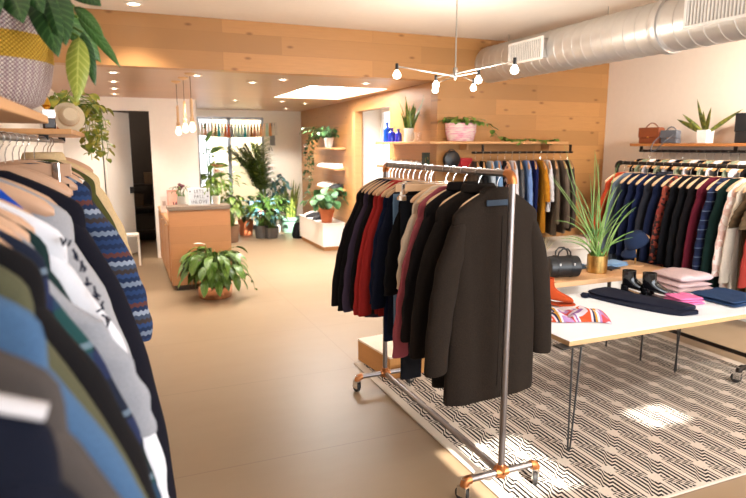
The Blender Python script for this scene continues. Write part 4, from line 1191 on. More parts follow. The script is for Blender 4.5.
# light box sign
t = thing('light_box_sign', 'white light box sign with black letters on the counter ledge', 'sign', (.845, 7.38, 1.0), 0)
MB().box(-.125, .125, 0, .045, 0, .2).build('case', plain('white_plastic', '#e9e7e4', .5), t, smooth=False, bevel=.004)
scr = emit('light_box_face', '#c9ccd2', .05)
MB().box(-.117, .117, -.002, .001, .008, .192).build('face', scr, t, smooth=False)
rails = MB()
for z in (.068, .131): rails.box(-.117, .117, -.004, -.002, z-.001, z+.001)
rails.build('letter_rail', plain('grey_plastic', '#9a9a9c', .4), t, smooth=False)
def text_obj(s, size, loc, parent, m, name='lettering', rx=PI/2, rz=0., sx=1.0):
    cu = bpy.data.curves.new(name, 'FONT'); cu.body = s; cu.size = size; cu.align_x = 'CENTER'; cu.align_y = 'CENTER'; cu.extrude = .0006; cu.space_character = 1.25
    o = bpy.data.objects.new('tmp', cu); COL.objects.link(o)
    dg = bpy.context.evaluated_depsgraph_get(); dg.update()
    me = bpy.data.meshes.new_from_object(o.evaluated_get(dg))
    bpy.data.objects.remove(o)
    r = bpy.data.objects.new(name, me); COL.objects.link(r); r.parent = parent; r.location = loc; r.rotation_euler = (rx, 0, rz); r.scale = (sx, 1, 1)
    me.materials.clear(); me.materials.append(m); return r
ink = plain('ink_black', '#1a1a1c', .6)
for s_, x, z in (('LETS', 0, .16), ('FALL', 0, .099), ('IN', -.063, .037), ('LOVE', .03, .037)):
    text_obj(s_, .058, (x, -.0045, z), t, ink, sx=.8)
mk = MB()
for x, z in ((-.1, .163), (.1, .163), (.1, .099)):
    mk.lathe([(.001, -.0006), (.01, -.0006), (.01, .0006), (.001, .0006)], 6, (0, 0, 0)).xf(Matrix.Identity(4))
    n = len(mk.v)//1
mk = MB()
for x, z in ((-.1, .163), (.1, .163), (.1, .099)):
    mk.add([(x-.009, -.004, z+.004), (x, -.004, z+.011), (x+.009, -.004, z+.004), (x+.006, -.004, z-.009), (x-.006, -.004, z-.009),
            (x-.009, -.002, z+.004), (x, -.002, z+.011), (x+.009, -.002, z+.004), (x+.006, -.002, z-.009), (x-.006, -.002, z-.009)],
           [(0, 1, 2, 3, 4), (9, 8, 7, 6, 5)]+[(i, (i+1) % 5, 5+(i+1) % 5, 5+i) for i in range(5)])
mk.build('symbol', ink, t, smooth=False)
# vase with dark red flowers
t = thing('flower_vase', 'grey cylinder vase with dark red flowers beside the light box sign', 'vase', (.665, 7.62, .835))
MB().lathe([(.001, 0), (.052, 0), (.055, .006), (.05, .26), (.046, .26), (.044, .24), (.001, .235)], 28).build('vase_body', plain('stone_grey', '#b3aca3', .6), t)
f, s = bushy(12, .05, .03, .16, .14, R2, base=(0, 0, .24)); f.build('leaves', LG1, t); s.build('stems', LG1, t)
for i in range(9):
    a = R2.uniform(0, 6.28); r = R2.uniform(.01, .065)
    MB().sphere((r*math.cos(a), r*math.sin(a), .33+R2.uniform(0, .08)), .021, 10, 6, sz=.7).build('flower', plain('dark_red_petals', '#5e2430', .7), t)
# pink frame, pen cup, bottles on the desk
t = thing('picture_frame', 'pink framed card standing on the desk behind the counter ledge', 'picture frame', (.60, 8.15, .835), .05)
MB().box(-.065, .065, -.01, .01, 0, .30).build('backing', plain('salmon_pink', '#e2a394', .6), t, smooth=False, bevel=.003)
MB().box(-.05, .05, -.012, -.0095, .03, .27).build('card', plain('pale_pink_card', '#efbcb0', .7), t, smooth=False)
t = thing('small_print', 'small white card standing left of the pink framed card', 'card', (.50, 8.25, .835), .1)
MB().box(-.045, .045, -.004, .004, .0, .21).build('card', plain('white_card', '#e7e1da', .7), t, smooth=False)
MB().box(-.02, .02, -.006, -.004, .09, .15).build('printed_mark', plain('grey_ink', '#b7aaa0', .7), t, smooth=False)
t = thing('pen_cup', 'dark cup stuffed with red and dark pens on the desk', 'cup', (.60, 7.72, .835))
MB().lathe([(.001, 0), (.038, 0), (.042, .1), (.038, .1), (.035, .01), (.001, .008)], 20).build('cup_body', plain('charcoal_ceramic', '#3b3a3d', .5), t)
for i in range(10):
    a = R2.uniform(0, 6.28); r = R2.uniform(.01, .03)
    MB().tube([(r*.6*math.cos(a), r*.6*math.sin(a), .01), (r*1.6*math.cos(a), r*1.6*math.sin(a), .15+R2.uniform(0, .04))], .006, 6).build('pen', (plain('pen_red', '#a8262c', .5), plain('pen_navy', '#27345c', .5), ink, plain('pen_magenta', '#8e2b55', .5))[i % 4], t)
for i, (x, y, h, c, lab) in enumerate(((.52, 7.66, .15, '#e39d85', 'small peach bottle at the left edge of the desk'), (.535, 7.86, .12, '#d8cfc4', 'small white bottle behind the peach bottle on the desk'),
                                        (.70, 7.86, .13, '#c9a06a', 'small amber bottle near the grey flower vase'))):
    t = thing('small_bottle', lab, 'bottle', (x, y, .835), 0, 'little bottles on the desk')
    MB().lathe([(.001, 0), (.024, 0), (.026, .01), (.026, h*.65), (.012, h*.78), (.012, h*.85), (.001, h*.85)], 16).build('bottle_body', plain('bottle_'+c[1:], c, .3), t)
    MB().lathe([(.013, h*.85), (.013, h), (.001, h)], 12).build('cap', plain('cap_white', '#eae4dc', .5), t)
t = thing('small_plant', 'small leafy plant in a cream pot at the right end of the counter', 'potted plant', (1.06, 7.44, 1.0))
pot_mb(.035, .045, .1).build('pot', plain('cream_ceramic', '#e4d8c6', .5), t)
f, s = bushy(26, .07, .035, .2, .16, R2, base=(0, 0, .08)); f.build('leaves', LG4, t); s.build('stems', LG4, t)

# leafy plant in copper pot
t = thing('peace_lily', 'leafy drooping peace lily in a copper pot on the floor before the counter', 'potted plant', (.91, 6.82, 0))
MB().lathe([(.001, 0), (.165, 0), (.178, .008), (.19, .06), (.192, .13), (.186, .15), (.178, .15), (.176, .12), (.001, .115)], 40).build('pot', metal('polished_copper', '#d09a78', .22, .25), t)
f, s = bushy(150, .21, .095, .34, .42, R2, base=(0, 0, .12), rb=.1, droop=(1.1, 2.3), el=(.2, 1.3)); clamp(f, 1, -9, .41); clamp(s, 1, -9, .41); f.build('leaves', veined('lily_leaf', '#345018', '#547226', '#6f8a3c', .35, 5.), t); s.build('stems', LG1, t)
fl = MB().tube(bez((-.03, -.03, .15), (-.06, -.08, .45), (-.10, -.12, .63), 8), .004, 6); fl.build('flower_stalk', LG4, t)
MB().leaf((-.10, -.12, .63), (-1, -.1, .25), .13, .045, .2, .3, n=6).build('flower', plain('lily_white', '#f0e9d8', .6), t, solid=.001)
m = MB(); vine_strand(m, st2 := MB(), bez((.15, -.05, .4), (.4, -.1, .35), (.42, -.15, .08), 6), R2, .07, .035, .06)
m.build('trailing_leaves', LG1, t); st2.build('trailing_stem', LG1, t)

# white stool by the door
t = thing('stool', 'small white painted stool standing beside the open doorway', 'stool', (.10, 9.2, 0))
MB().box(-.09, .09, -.12, .12, .42, .45).build('seat', white, t, smooth=False, bevel=.004)
for sx in (-1, 1):
    for sy in (-1, 1):
        MB().box(sx*.08-.013, sx*.08+.013, sy*.1-.013, sy*.1+.013, 0, .42).build('leg', white, t, smooth=False)
# dim shelf in the stockroom
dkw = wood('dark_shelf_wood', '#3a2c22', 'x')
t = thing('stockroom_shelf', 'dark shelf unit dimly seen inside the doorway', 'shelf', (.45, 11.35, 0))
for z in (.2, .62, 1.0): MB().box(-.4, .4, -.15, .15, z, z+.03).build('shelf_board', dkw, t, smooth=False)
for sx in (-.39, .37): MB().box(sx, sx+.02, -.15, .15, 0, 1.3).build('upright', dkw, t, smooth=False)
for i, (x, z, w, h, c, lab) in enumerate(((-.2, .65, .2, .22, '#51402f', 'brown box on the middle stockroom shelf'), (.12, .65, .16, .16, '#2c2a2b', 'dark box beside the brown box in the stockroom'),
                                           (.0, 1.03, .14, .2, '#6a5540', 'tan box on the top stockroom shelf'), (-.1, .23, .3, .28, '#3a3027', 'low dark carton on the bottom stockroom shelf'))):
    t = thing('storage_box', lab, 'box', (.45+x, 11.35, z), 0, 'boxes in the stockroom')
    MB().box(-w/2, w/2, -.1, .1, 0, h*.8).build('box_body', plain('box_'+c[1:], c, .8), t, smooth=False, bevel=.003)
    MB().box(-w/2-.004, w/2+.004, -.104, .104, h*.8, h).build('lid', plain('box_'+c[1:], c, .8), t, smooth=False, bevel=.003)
# oak box under the middle rack
t = thing('display_plinth', 'low oak box with a pale top standing under the far end of the pipe rack', 'box', (1.93, 4.0, .012), .12)
MB().box(-.24, .3, -.19, .3, 0, .16).build('box_body', wood('honey_oak', '#c58a4c', 'y', .2), t, smooth=False, bevel=.004)
MB().box(-.242, .302, -.192, .302, .16, .175).build('box_top', plain('pale_top', '#e6d3bd', .5), t, smooth=False, bevel=.002)

# ------------------------------------------------------------------ corner shelf, what stands on it
cy = 7.12
t = thing('corner_shelf', 'long oak shelf wrapping the corner of the plank wall', 'shelf', (0, 0, 0))
MB().prism([(2.96, 5.55), (4.74, 5.55), (4.74, 5.847), (3.196, 5.847), (cw(cy)-.004, cy), (cw(cy)-.25, cy)], 1.715, 1.742).build('shelf_board', oak, t, smooth=False, bevel=.003)
for xx in (3.5, 4.6): MB().box(xx-.012, xx+.012, 5.7, 5.846, 1.65, 1.715).build('bracket', oak, t, smooth=False)
t = thing('corner_shelf', 'lower oak shelf wrapping the corner behind the pipe rack', 'shelf', (0, 0, 0))
cy2 = 7.2
MB().prism([(3.0, 5.66), (3.62, 5.66), (3.62, 5.847), (3.196, 5.847), (cw(cy2)-.004, cy2), (cw(cy2)-.2, cy2)], 1.425, 1.452).build('shelf_board', oak, t, smooth=False, bevel=.003)
for xx in (3.3, 3.55): MB().box(xx-.012, xx+.012, 5.75, 5.846, 1.37, 1.425).build('bracket', oak, t, smooth=False)
def bottle(loc, h, r, c, label):
    t = thing('glass_bottle', label, 'bottle', loc, 0, 'blue glass bottles')
    MB().lathe([(.001, 0), (r, 0), (r, h*.6), (r*.9, h*.68), (r*.35, h*.78), (r*.35, h*.95), (r*.42, h), (.001, h)], 24).build('bottle_body', plain('cobalt_glass_'+c[1:], c, .12), t)
    MB().lathe([(r*.37, h*.92), (r*.5, h*.92), (r*.5, h), (r*.37, h)], 16, cap0=False, cap1=False).build('neck_ring', plain('cobalt_glass_'+c[1:], c, .12), t)
bottle((3.09, 6.93, 1.742), .24, .045, '#1f5fe0', 'taller bright blue glass bottle on the corner shelf')
bottle((3.07, 6.75, 1.742), .165, .045, '#2338b8', 'shorter cobalt glass bottle, left of two on the corner shelf')
bottle((3.09, 6.6, 1.742), .15, .04, '#2b2fae', 'shorter cobalt glass bottle next to the potted aloe')
snake1 = leafmat('aloe_blade', '#4f6a2c', '#7d8d3c', 20.)
t = thing('vase_plant', 'stiff bladed plant in a clear glass vase on the corner shelf', 'potted plant', (3.08, 6.3, 1.742))
MB().lathe([(.001, 0), (.05, 0), (.06, .03), (.055, .1), (.06, .15), (.056, .15), (.05, .1), (.054, .03), (.045, .008), (.001, .008)], 24).build('vase_body', plain('milky_glass', '#d9d2c8', .2), t)
f = blade_set(13, .52, .055, R2, .1, .5, .03).xf(Matrix.Translation((0, 0, .06))); clamp(f, 0, -.12, .12); f.build('blades', snake1, t)
for i, (x, y, h, lab) in enumerate(((3.04, 5.98, .055, 'clear drinking glass nearest the corner on the upper shelf'), (3.07, 6.08, .055, 'clear drinking glass beside the glass vase on the upper shelf'))):
    t = thing('drinking_glass', lab, 'glass', (x, y, 1.742), 0, 'glasses on the corner shelf')
    MB().lathe([(.001, 0), (.028, 0), (.034, .1), (.032, .1), (.026, .006), (.001, .006)], 20).build('glass_body', glass('clear_glass'), t)
# pink basket with trailing ivy
def pinkpot():
    t = NT('pink_woven'); p = t.xyz(t.obj())
    n = t.noise(t.scalev(t.obj(), (1, 1, 5)), 12, 3)
    f = t.ramp(n, [(.4, (0, 0, 0, 1)), (.6, (1, 1, 1, 1))])
    s = t.math('GREATER_THAN', t.math('SINE', t.math('MULTIPLY', p[2], 300)), .2)
    c = t.mix(f, lin('#cf7f94'), lin('#d9bfb4')); t.base(t.mix(t.math('MULTIPLY', s, .3), c, lin('#e7d3cb'))); t.rough(.9); return t.m
t = thing('ivy_pot', 'pink woven pot of trailing ivy on the corner shelf', 'potted plant', (3.40, 5.69, 1.742))
MB().lathe([(.001, 0), (.13, 0), (.145, .01), (.17, .1), (.175, .19), (.165, .19), (.16, .15), (.001, .145)], 36, sy=.82).build('pot', pinkpot(), t)
f, s = bushy(70, .05, .045, .22, .10, R2, base=(0, 0, .15), rb=.08, droop=(.5, 1.2)); 
vine_strand(f, s, bez((.1, -.03, .2), (.3, -.06, .25), (.38, -.1, .08), 5)+bez((.38, -.1, .05), (.6, -.1, .0), (.85, -.1, .03), 6)[1:]+bez((.85, -.1, .03), (1.0, -.1, .0), (1.25, -.08, .03), 5)[1:], R2, .085, .065, .024)
clamp(f, 1, -9, .15); clamp(s, 1, -9, .15); f.build('leaves', LG4, t); s.build('stems', LG1, t)
# on the lower shelf
t = thing('round_bag', 'round black bag standing on the lower corner shelf', 'bag', (3.33, 5.75, 1.452), 0)
MB().lathe([(.001, -.03), (.085, -.03), (.095, -.022), (.095, .022), (.085, .03), (.001, .03)], 32).xf(Matrix.Translation((0, 0, .095)) @ Matrix.Rotation(PI/2, 4, 'X')).build('bag_body', bagm, t)
MB().tube(bez((-.06, 0, .16), (0, 0, .25), (.06, 0, .16), 8), .006, 8).build('handle', bagm, t)
t = thing('red_bag', 'small red box bag beside the round black bag on the lower shelf', 'bag', (3.50, 5.75, 1.452), 0)
MB().box(-.07, .07, -.04, .04, 0, .11).build('bag_body', plain('red_leather', '#b4232c', .45), t, bevel=.012, smooth=True, seg=3)
MB().box(-.072, .072, -.043, .0, .07, .113).build('flap', plain('red_leather', '#b4232c', .45), t, bevel=.01, seg=3)
t = thing('dark_box', 'upright dark green box on the lower corner shelf', 'box', (3.12, 5.95, 1.452), .3)
MB().box(-.045, .045, -.02, .02, 0, .17).build('box_body', plain('dark_green_box', '#27302a', .5), t, smooth=False, bevel=.003)
MB().box(-.03, .03, -.0215, -.02, .03, .12).build('printed_panel', blotches('box_print', ('#3f5a33', '#27302a', '#8a6a3c', '#2b3a2c'), 40.), t, smooth=False)
sneaker_w = plain('white_canvas', '#ece7e2', .7); sneaker_b = plain('black_canvas', '#232225', .7)
def shoe(loc, rz, label, m, group, solem=None, sc=1.):
    t = thing('shoe', label, 'shoe', loc, rz, group)
    R = []
    for (cx, a, b, z) in ((0, .13, .043, .014), (-.002, .132, .045, .03), (-.01, .118, .042, .05), (-.035, .085, .037, .07), (-.055, .062, .034, .085)):
        R.append([((cx+a*math.cos(q))*sc, b*math.sin(q)*sc*(1 if math.cos(q) < .6 else .9), (z+(.012 if math.cos(q) < -.6 and z > .06 else 0))*sc) for q in [2*PI*i/20 for i in range(20)]])
    R.append([(-.055*sc+p[0]*0+(p[0]+.055*sc)*.85, p[1]*.85, p[2]-.03*sc) for p in R[-1]])
    MB().loft(R).build('upper', m, t, sub=0)
    MB().loft([[((.0+.135*math.cos(q))*sc, .047*math.sin(q)*sc, z*sc) for q in [2*PI*i/20 for i in range(20)]] for z in (0, .02)]).build('sole', solem or sneaker_w, t, smooth=False)
    return t
shoe_pos = []
for i in range(7):
    y = 5.78+i*.19 if i else 5.78
    y = 6.12+i*.155
    shoe((cw(y)-.13, y, 1.452), PI-.1, ('white shoe nearest the corner in the row on the lower shelf', 'second white shoe from the corner on the lower shelf', 'third white shoe from the corner on the lower shelf', 'fourth white shoe from the corner on the lower shelf',
         'fifth white shoe from the corner on the lower shelf', 'sixth white shoe from the corner on the lower shelf', 'white shoe at the far end of the row on the lower shelf')[i], sneaker_w, 'white shoes on the lower corner shelf', None, .75)

# ------------------------------------------------------------------ right wall shelf things
def satchel(loc, rz, w, h, d, m, label, name, latch=True):
    t = thing(name, label, 'handbag', loc, rz)
    MB().box(-w/2, w/2, -d/2, d/2, 0, h).build('bag_body', m, t, bevel=.012, seg=3)
    MB().box(-w/2-.004, w/2+.004, -d/2-.006, d/2-.02, h*.38, h+.006).build('flap', m, t, bevel=.008, seg=3)
    if latch: MB().box(-.012, .012, -d/2-.012, -d/2-.006, h*.36, h*.46).build('clasp', brass, t, smooth=False, bevel=.002)
    MB().tube(bez((-w*.32, 0, h), (0, 0, h+.11*w/.28), (w*.32, 0, h), 10), .006, 8).build('handle', m, t)
    return t
RZ_ = -PI/2
satchel((5.36, 4.96, 1.72), RZ_, .27, .165, .09, plain('cognac_leather', '#8f4a2a', .45), 'cognac brown leather satchel at the far end of the right wall shelf', 'satchel')
t = satchel((5.33, 4.68, 1.72), RZ_, .2, .13, .07, plain('slate_leather', '#5f6168', .5), 'small slate grey handbag beside the cognac satchel on the shelf', 'handbag')
MB().tube([(-.09, -.02, .1), (-.12, -.1, .02), (-.135, -.125, -.05), (-.11, -.128, -.09), (-.05, -.125, -.06), (.02, -.11, .02), (.08, -.02, .11)], .005, 6).build('strap', plain('slate_leather', '#5f6168', .5), t)
t = satchel((5.37, 3.78, 1.72), RZ_, .37, .27, .1, bagm, 'large black leather briefcase on the right wall shelf', 'briefcase', False)
t = thing('snake_plant', 'snake plant in a white square pot on the right wall shelf', 'potted plant', (5.36, 4.30, 1.72))
MB().lathe([(.001, 0), (.07, 0), (.08, .13), (.074, .13), (.07, .1), (.001, .1)], 4).xf(Matrix.Rotation(PI/4, 4, 'Z')).build('pot', plain('white_ceramic', '#eee9e4', .4), t, smooth=False, bevel=.004)
f = MB()
for dx, dz, w in ((-.34, .16, .05), (-.2, .2, .045), (-.08, .33, .04), (.0, .22, .045), (.09, .25, .045), (.3, .22, .045), (-.12, .12, .04), (.18, .12, .035)):
    f.leaf((0.0, -dx*.1, .1), (R2.uniform(-.1, .05), -dx, dz), math.hypot(dx, dz)*1.02, w, .08, .3, up=Vector((-1, 0, .1)), n=8, shape=.75)
f.build('blades', leafmat('snake_blade', '#4d5a2a', '#8a8a3a', 26.), t, solid=.002)

# ------------------------------------------------------------------ corridor: shoe tower, bench, plants
for i, (z, lab) in enumerate(((1.665, 'top small oak shelf carrying the white pot and ivy'), (1.335, 'middle small oak shelf carrying white shoes'), (1.0, 'bottom small oak shelf carrying white and black shoes'))):
    y0, y1 = 9.15, 10.35
    tag(MB().prism([(cw(y0)-.2, y0), (cw(y0)-.003, y0), (cw(y1)-.003, y1), (cw(y1)-.2, y1)], z-.03, z).build('small_wall_shelf', oak_y, smooth=False, bevel=.003), lab, 'shelf', 'small shelves on the corridor wall')
for k, (z, n, nm) in enumerate(((1.335, 6, 'middle'), (1.0, 6, 'bottom'))):
    for i in range(n):
        y = 9.28+i*.18
        blk = (k == 1 and i < 2)
        shoe((cw(y)-.11, y, z), PI, f"{'black' if blk else 'white'} shoe, {('nearest','second nearest','third nearest','third farthest','second farthest','farthest')[i]} of six on the {nm} corridor shelf", sneaker_b if blk else sneaker_w, 'shoes on the small corridor shelves', sneaker_b if blk else None, .8)
t = thing('trailing_ivy', 'dark trailing ivy in a white pot on the top corridor shelf', 'potted plant', (cw(9.75)-.11, 9.75, 1.665))
pot_mb(.06, .085, .16).build('pot', plain('white_ceramic', '#eee9e4', .4), t)
f, s = bushy(80, .09, .06, .55, .2, R2, base=(0, 0, .14), rb=.05, droop=(.6, 1.6))
for q in range(5):
    yy = .55+q*.13
    vine_strand(f, s, bez((-.02, .1, .2), (-.1, yy*.7, .3), (-.08, yy, .05), 6)+[(-.09, yy+.02*k, .05-.13*k) for k in range(1, 4+q % 3*2)], R2, .075, .055, .03)
f.build('leaves', leafmat('ivy_leaf', '#27492a', '#4a7040'), t); s.build('stems', LG2, t)
BX0 = 2.96
t = thing('display_bench', 'low white bench on a timber plinth along the corridor wall', 'bench', (0, 9.85, 0))
MB().prism([(BX0, -.68), (cw(9.17)-.02, -.68), (cw(10.55)-.02, .7), (BX0, .7)], .07, .44).build('bench_body', white, t, smooth=False, bevel=.004)
MB().prism([(BX0+.03, -.64), (cw(9.17)-.03, -.64), (cw(10.55)-.03, .68), (BX0+.03, .68)], 0, .07).build('plinth', oak_y, t, smooth=False)
MB().prism([(BX0-.01, -.69), (cw(9.17)-.015, -.69), (cw(10.55)-.015, .71), (BX0-.01, .71)], .44, .455).build('bench_top', white, t, smooth=False, bevel=.003)
t = thing('terracotta_plant', 'round leaved plant in a terracotta pot on the white bench', 'potted plant', (3.07, 9.3, .455))
pot_mb(.085, .115, .22, .05).build('pot', terra, t)
f, s = bushy(62, .15, .14, .42, .40, R2, base=(0, 0, .18), rb=.05, droop=(.7, 1.6), fold=.1); clamp(f, 0, -9, .27); f.build('leaves', leafmat('pilea_leaf', '#30552f', '#4f7b49'), t); s.build('stems', LG1, t)
shoe((3.10, 10.3, .455), 3.0, 'white shoe at the far end of the white bench', sneaker_w, None)
shoe((3.08, 10.1, .455), 3.0, 'black shoe beside the white shoe on the white bench', sneaker_b, None, sneaker_b)
shoe((3.08, 9.72, .455), 3.3, 'black flat shoe next to the terracotta pot on the bench', sneaker_b, None, sneaker_b)
t = thing('snake_plant', 'snake plant in a pale green pot on the floor at the back corner', 'potted plant', (3.05, 11.55, 0))
MB().lathe([(.001, 0), (.15, 0), (.155, .01), (.185, .25), (.215, .25), (.22, .31), (.2, .31), (.18, .27), (.001, .26)], 32).build('pot', plain('mint_pot', '#7aa48f', .5), t)
blade_set(34, .9, .06, R2, .2, .32, .11).xf(Matrix.Translation((0, 0, .24))).build('blades', leafmat('snake_blade_b', '#4a5f2a', '#8f9a48', 22.), t)
t = thing('black_bag', 'black bag slumped on the floor between the green pot and the bench', 'bag', (3.0, 10.75, 0), .2)
MB().loft([super_ring(.11, .08, 0, 24, .004, 0), super_ring(.13, .1, .05, 24, .006, 1), super_ring(.12, .09, .15, 24, .008, 2), super_ring(.09, .05, .26, 24, .006, 3), super_ring(.07, .03, .29, 24, .004, 4)]).build('bag_body', blackf, t)
MB().tube(bez((-.06, 0, .27), (0, 0, .42), (.06, 0, .27), 8), .008, 8).build('handle', blackf, t)

# back of the shop
def palm(loc):
    t = thing('palm', 'tall feathery palm by the glazed back wall', 'potted plant', loc)
    pot_mb(.14, .18, .32).build('pot', plain('blush_pot', '#c9a595', .6), t)
    f, s = MB(), MB()
    for i in range(26):
        az = PI+.3+R2.uniform(-1.0, .9); L_ = R2.uniform(.55, 1.0); e = R2.uniform(.7, 1.4)
        d = rdir(az, e); b = Vector((0, 0, .3)); mid = b+Vector((d.x*.25, d.y*.25, .9)); end = mid+Vector((d.x*L_*.85, d.y*L_*.4, L_*.55*math.sin(e)))
        pts = bez(b, mid, end, 14); s.tube(pts, .006, 5)
        for k in range(5, 15):
            p = pts[k]; tg = (pts[k]-pts[k-1]).normalized(); sd = tg.cross(Vector((0, 0, 1))).normalized()
            for sg in (-1, 1):
                for j in range(2):
                    f.leaf(p-tg*.03*j, tg*.9+sd*sg*.8+Vector((0, 0, .1)), R2.uniform(.24, .4), .036, .9, .2, n=3)
    f.build('fronds', leafmat('palm_frond', '#4a6324', '#8a9a45'), t); s.build('stems', LG4, t)
palm((2.6, 11.6, 0))
t = thing('banana_plant', 'broad leaved banana plant against the bright back window', 'potted plant', (1.55, 11.75, 0))
pot_mb(.13, .17, .3).build('pot', plain('dark_pot', '#55504c', .6), t)
f, s = MB(), MB()
for (dx, dz, L_, w, e) in ((.02, 1.55, .3, .1, .7), (.04, 1.3, .34, .11, .35), (.03, 1.1, .3, .1, .5), (-.04, 1.75, .26, .08, 1.2), (-.02, 1.2, .26, .09, 1.2)):
    s.tube(bez((0, 0, .25), (dx*.3, -.03, dz*.6), (dx, -.05, dz), 8), .012, 6)
    f.leaf((dx, -.05, dz), (math.cos(e), R2.uniform(-.25, .1), math.sin(e)), L_, w, .5, .2, up=Vector((0, -1, .2)), n=7)
for q in range(14): f.leaf((R2.uniform(-.06, .1), -.1, R2.uniform(.9, 2.1)), rdir(R2.uniform(3.5, 6), .2), .14, .07, 1.0, .2)
f.build('leaves', leafmat('banana_leaf', '#5d8a3c', '#8fb45c'), t); s.build('stems', LG1, t)
t = thing('flower_arrangement', 'salmon flowers and greenery in a tall vase before the back window', 'potted plant', (1.55, 10.95, 0))
MB().box(-.16, .16, -.16, .16, 0, .62).build('stand', oak, t, smooth=False, bevel=.004)
pot_mb(.06, .075, .24, z=.62).build('vase_body', plain('cream_ceramic', '#e4d8c6', .5), t)
f, s = bushy(50, .16, .08, .5, .35, R2, base=(0, 0, .84)); clamp(f, 0, -.4, 9); f.build('leaves', LG4, t); s.build('stems', LG4, t)
for i in range(12):
    fl = MB(); a = R2.uniform(0, 6.28); r = R2.uniform(0, .14); p = Vector((r*math.cos(a), r*math.sin(a)-.08, 1.25+R2.uniform(-.08, .12)))
    for k in range(5): fl.leaf(p, rdir(k*1.256+i, .5), .07, .05, .6, .3, n=3)
    fl.build('flower', plain('salmon_petals', '#e8775c', .7), t)
def floor_plant(loc, lab, m_, n, L_, W_, sp, h, potm, pr=.13, ph=.25, flowers=None, name='floor_plant'):
    t = thing(name, lab, 'potted plant', loc)
    pot_mb(pr*.8, pr, ph).build('pot', potm, t)
    f, s = bushy(n, L_, W_, sp, h, R2, base=(0, 0, ph*.8), rb=pr*.6, droop=(.6, 1.7)); f.build('leaves', m_, t); s.build('stems', LG1, t)
    if flowers:
        fm, cnt, fr, zr = flowers
        for i in range(cnt):
            fl = MB(); a = R2.uniform(0, 6.28); r = R2.uniform(.3, 1)*sp*.6; p = Vector((r*math.cos(a), r*math.sin(a), ph+h*R2.uniform(*zr)))
            for k in range(6): fl.leaf(p, rdir(k*1.05+i, R2.uniform(.1, .8)), fr, fr*.6, .6, .3, n=3)
            fl.build('flower', fm, t)
    return t
brownpot = plain('brown_basket', '#7a5a42', .8)
floor_plant((1.75, 10.75, 0), 'bushy bright green plant on the floor just beyond the counter end', LG4, 60, .17, .08, .6, .62, brownpot, .16, .3)
floor_plant((2.16, 11.5, 0), 'dark leafy plant under the palm by the back window', LG2, 60, .18, .09, .6, .5, terra, .15, .3)
floor_plant((2.35, 11.0, 0), 'plant with small blue flowers in front of the palm', LBL, 70, .13, .055, .5, .42, plain('dark_pot', '#55504c', .6), .13, .24, (plain('sky_petals', '#7fb4d9', .7), 16, .06, (.7, 1.15)))
floor_plant((2.52, 10.95, 0), 'dense dark bush with pale pink blooms beside the green potted snake plant', LG2, 130, .16, .10, .4, .62, plain('dark_pot', '#55504c', .6), .15, .2, (plain('blush_petals', '#e8b9b0', .7), 14, .1, (.3, .9)), 'flowering_bush')
floor_plant((2.78, 11.7, 0), 'plant with white blooms behind the pink flowering bush', LBL, 60, .16, .08, .4, .85, plain('white_ceramic', '#eee9e4', .4), .13, .28, (plain('white_petals', '#f2efe8', .7), 10, .1, (.7, 1.0)))
# tassel garland
t = thing('tassel_garland', 'garland of teal, peach and white paper tassels across the back window', 'garland', (0, 11.95, 0))
xs = [1.36+i*(1.56/25) for i in range(26)]
zg = lambda x: 2.15-.05*(1-((x-2.14)/.78)**2)+.0
MB().tube([(x, 0, zg(x)) for x in xs], .004, 6).build('string', plain('cotton_string', '#d9cfc0', .8), t)
tc = ['#f0d9c2', '#efe9e0', '#f4e2cf', '#e9b48a', '#f2ede6', '#f0d9c2', '#c99a6a', '#27b3c9', '#efe9e0', '#e0824f', '#d9693c', '#8f8f92', '#cfe4dd', '#bfe0d8', '#d7e9e3', '#1fa9bf', '#f0e6da', '#c07a3c', '#d98a6a', '#e9c7a8', '#f0b98a', '#efd3b4', '#bfe0d8', '#e9a46a', '#efe9e0', '#e9e4de']
for i, x in enumerate(xs):
    m = MB(); z = zg(x)
    R = [[(x+r*math.cos(a)*(1+.2*math.sin(a*5)), r*math.sin(a)*(1+.2*math.cos(a*5)), z-dz) for a in [2*PI*k/12 for k in range(12)]] for dz, r in ((0, .004), (.02, .02), (.035, .014), (.07, .024), (.2, .03), (.25, .031))]
    m.loft(R).build('tassel', plain('paper_'+tc[i][1:], tc[i], .7), t)
# little prints on the white pier
for i, (z, c, lab) in enumerate(((1.62, '#2a2a2c', 'white card with dark marks, topmost of three on the white pier'), (1.24, '#d8657c', 'white card with pink marks, middle of three on the white pier'), (.98, '#b5303c', 'white card with red marks, lowest of three on the white pier'))):
    t = thing('wall_card', lab, 'print', (2.84, YW-.004, z), 0, 'cards on the white pier')
    MB().box(-.07, .07, -.006, 0, -.09, .09).build('card', plain('white_card', '#f3f0ec', .7), t, smooth=False)
    mk = MB()
    for k, (xx, a) in enumerate(((-.035, .2), (-.005, -.15), (.03, .1))):
        mk.tube([(xx-.01, -.007, .04), (xx+a*.1, -.007, -.035)], .006, 6)
    mk.build('printed_marks', plain('mark_'+c[1:], c, .7), t)
t = thing('wall_panel', 'narrow grey louvred panel high on the white pier', 'panel', (2.89, YW-.004, 1.92))
MB().box(-.05, .05, -.02, 0, -.22, .22).build('panel_body', plain('mid_grey', '#8c8c90', .6), t, smooth=False)
m = MB()
for k in range(14): m.box(-.045, .045, -.026, -.02, -.2+k*.03, -.185+k*.03)
m.build('louvres', plain('mid_grey', '#8c8c90', .6), t, smooth=False)
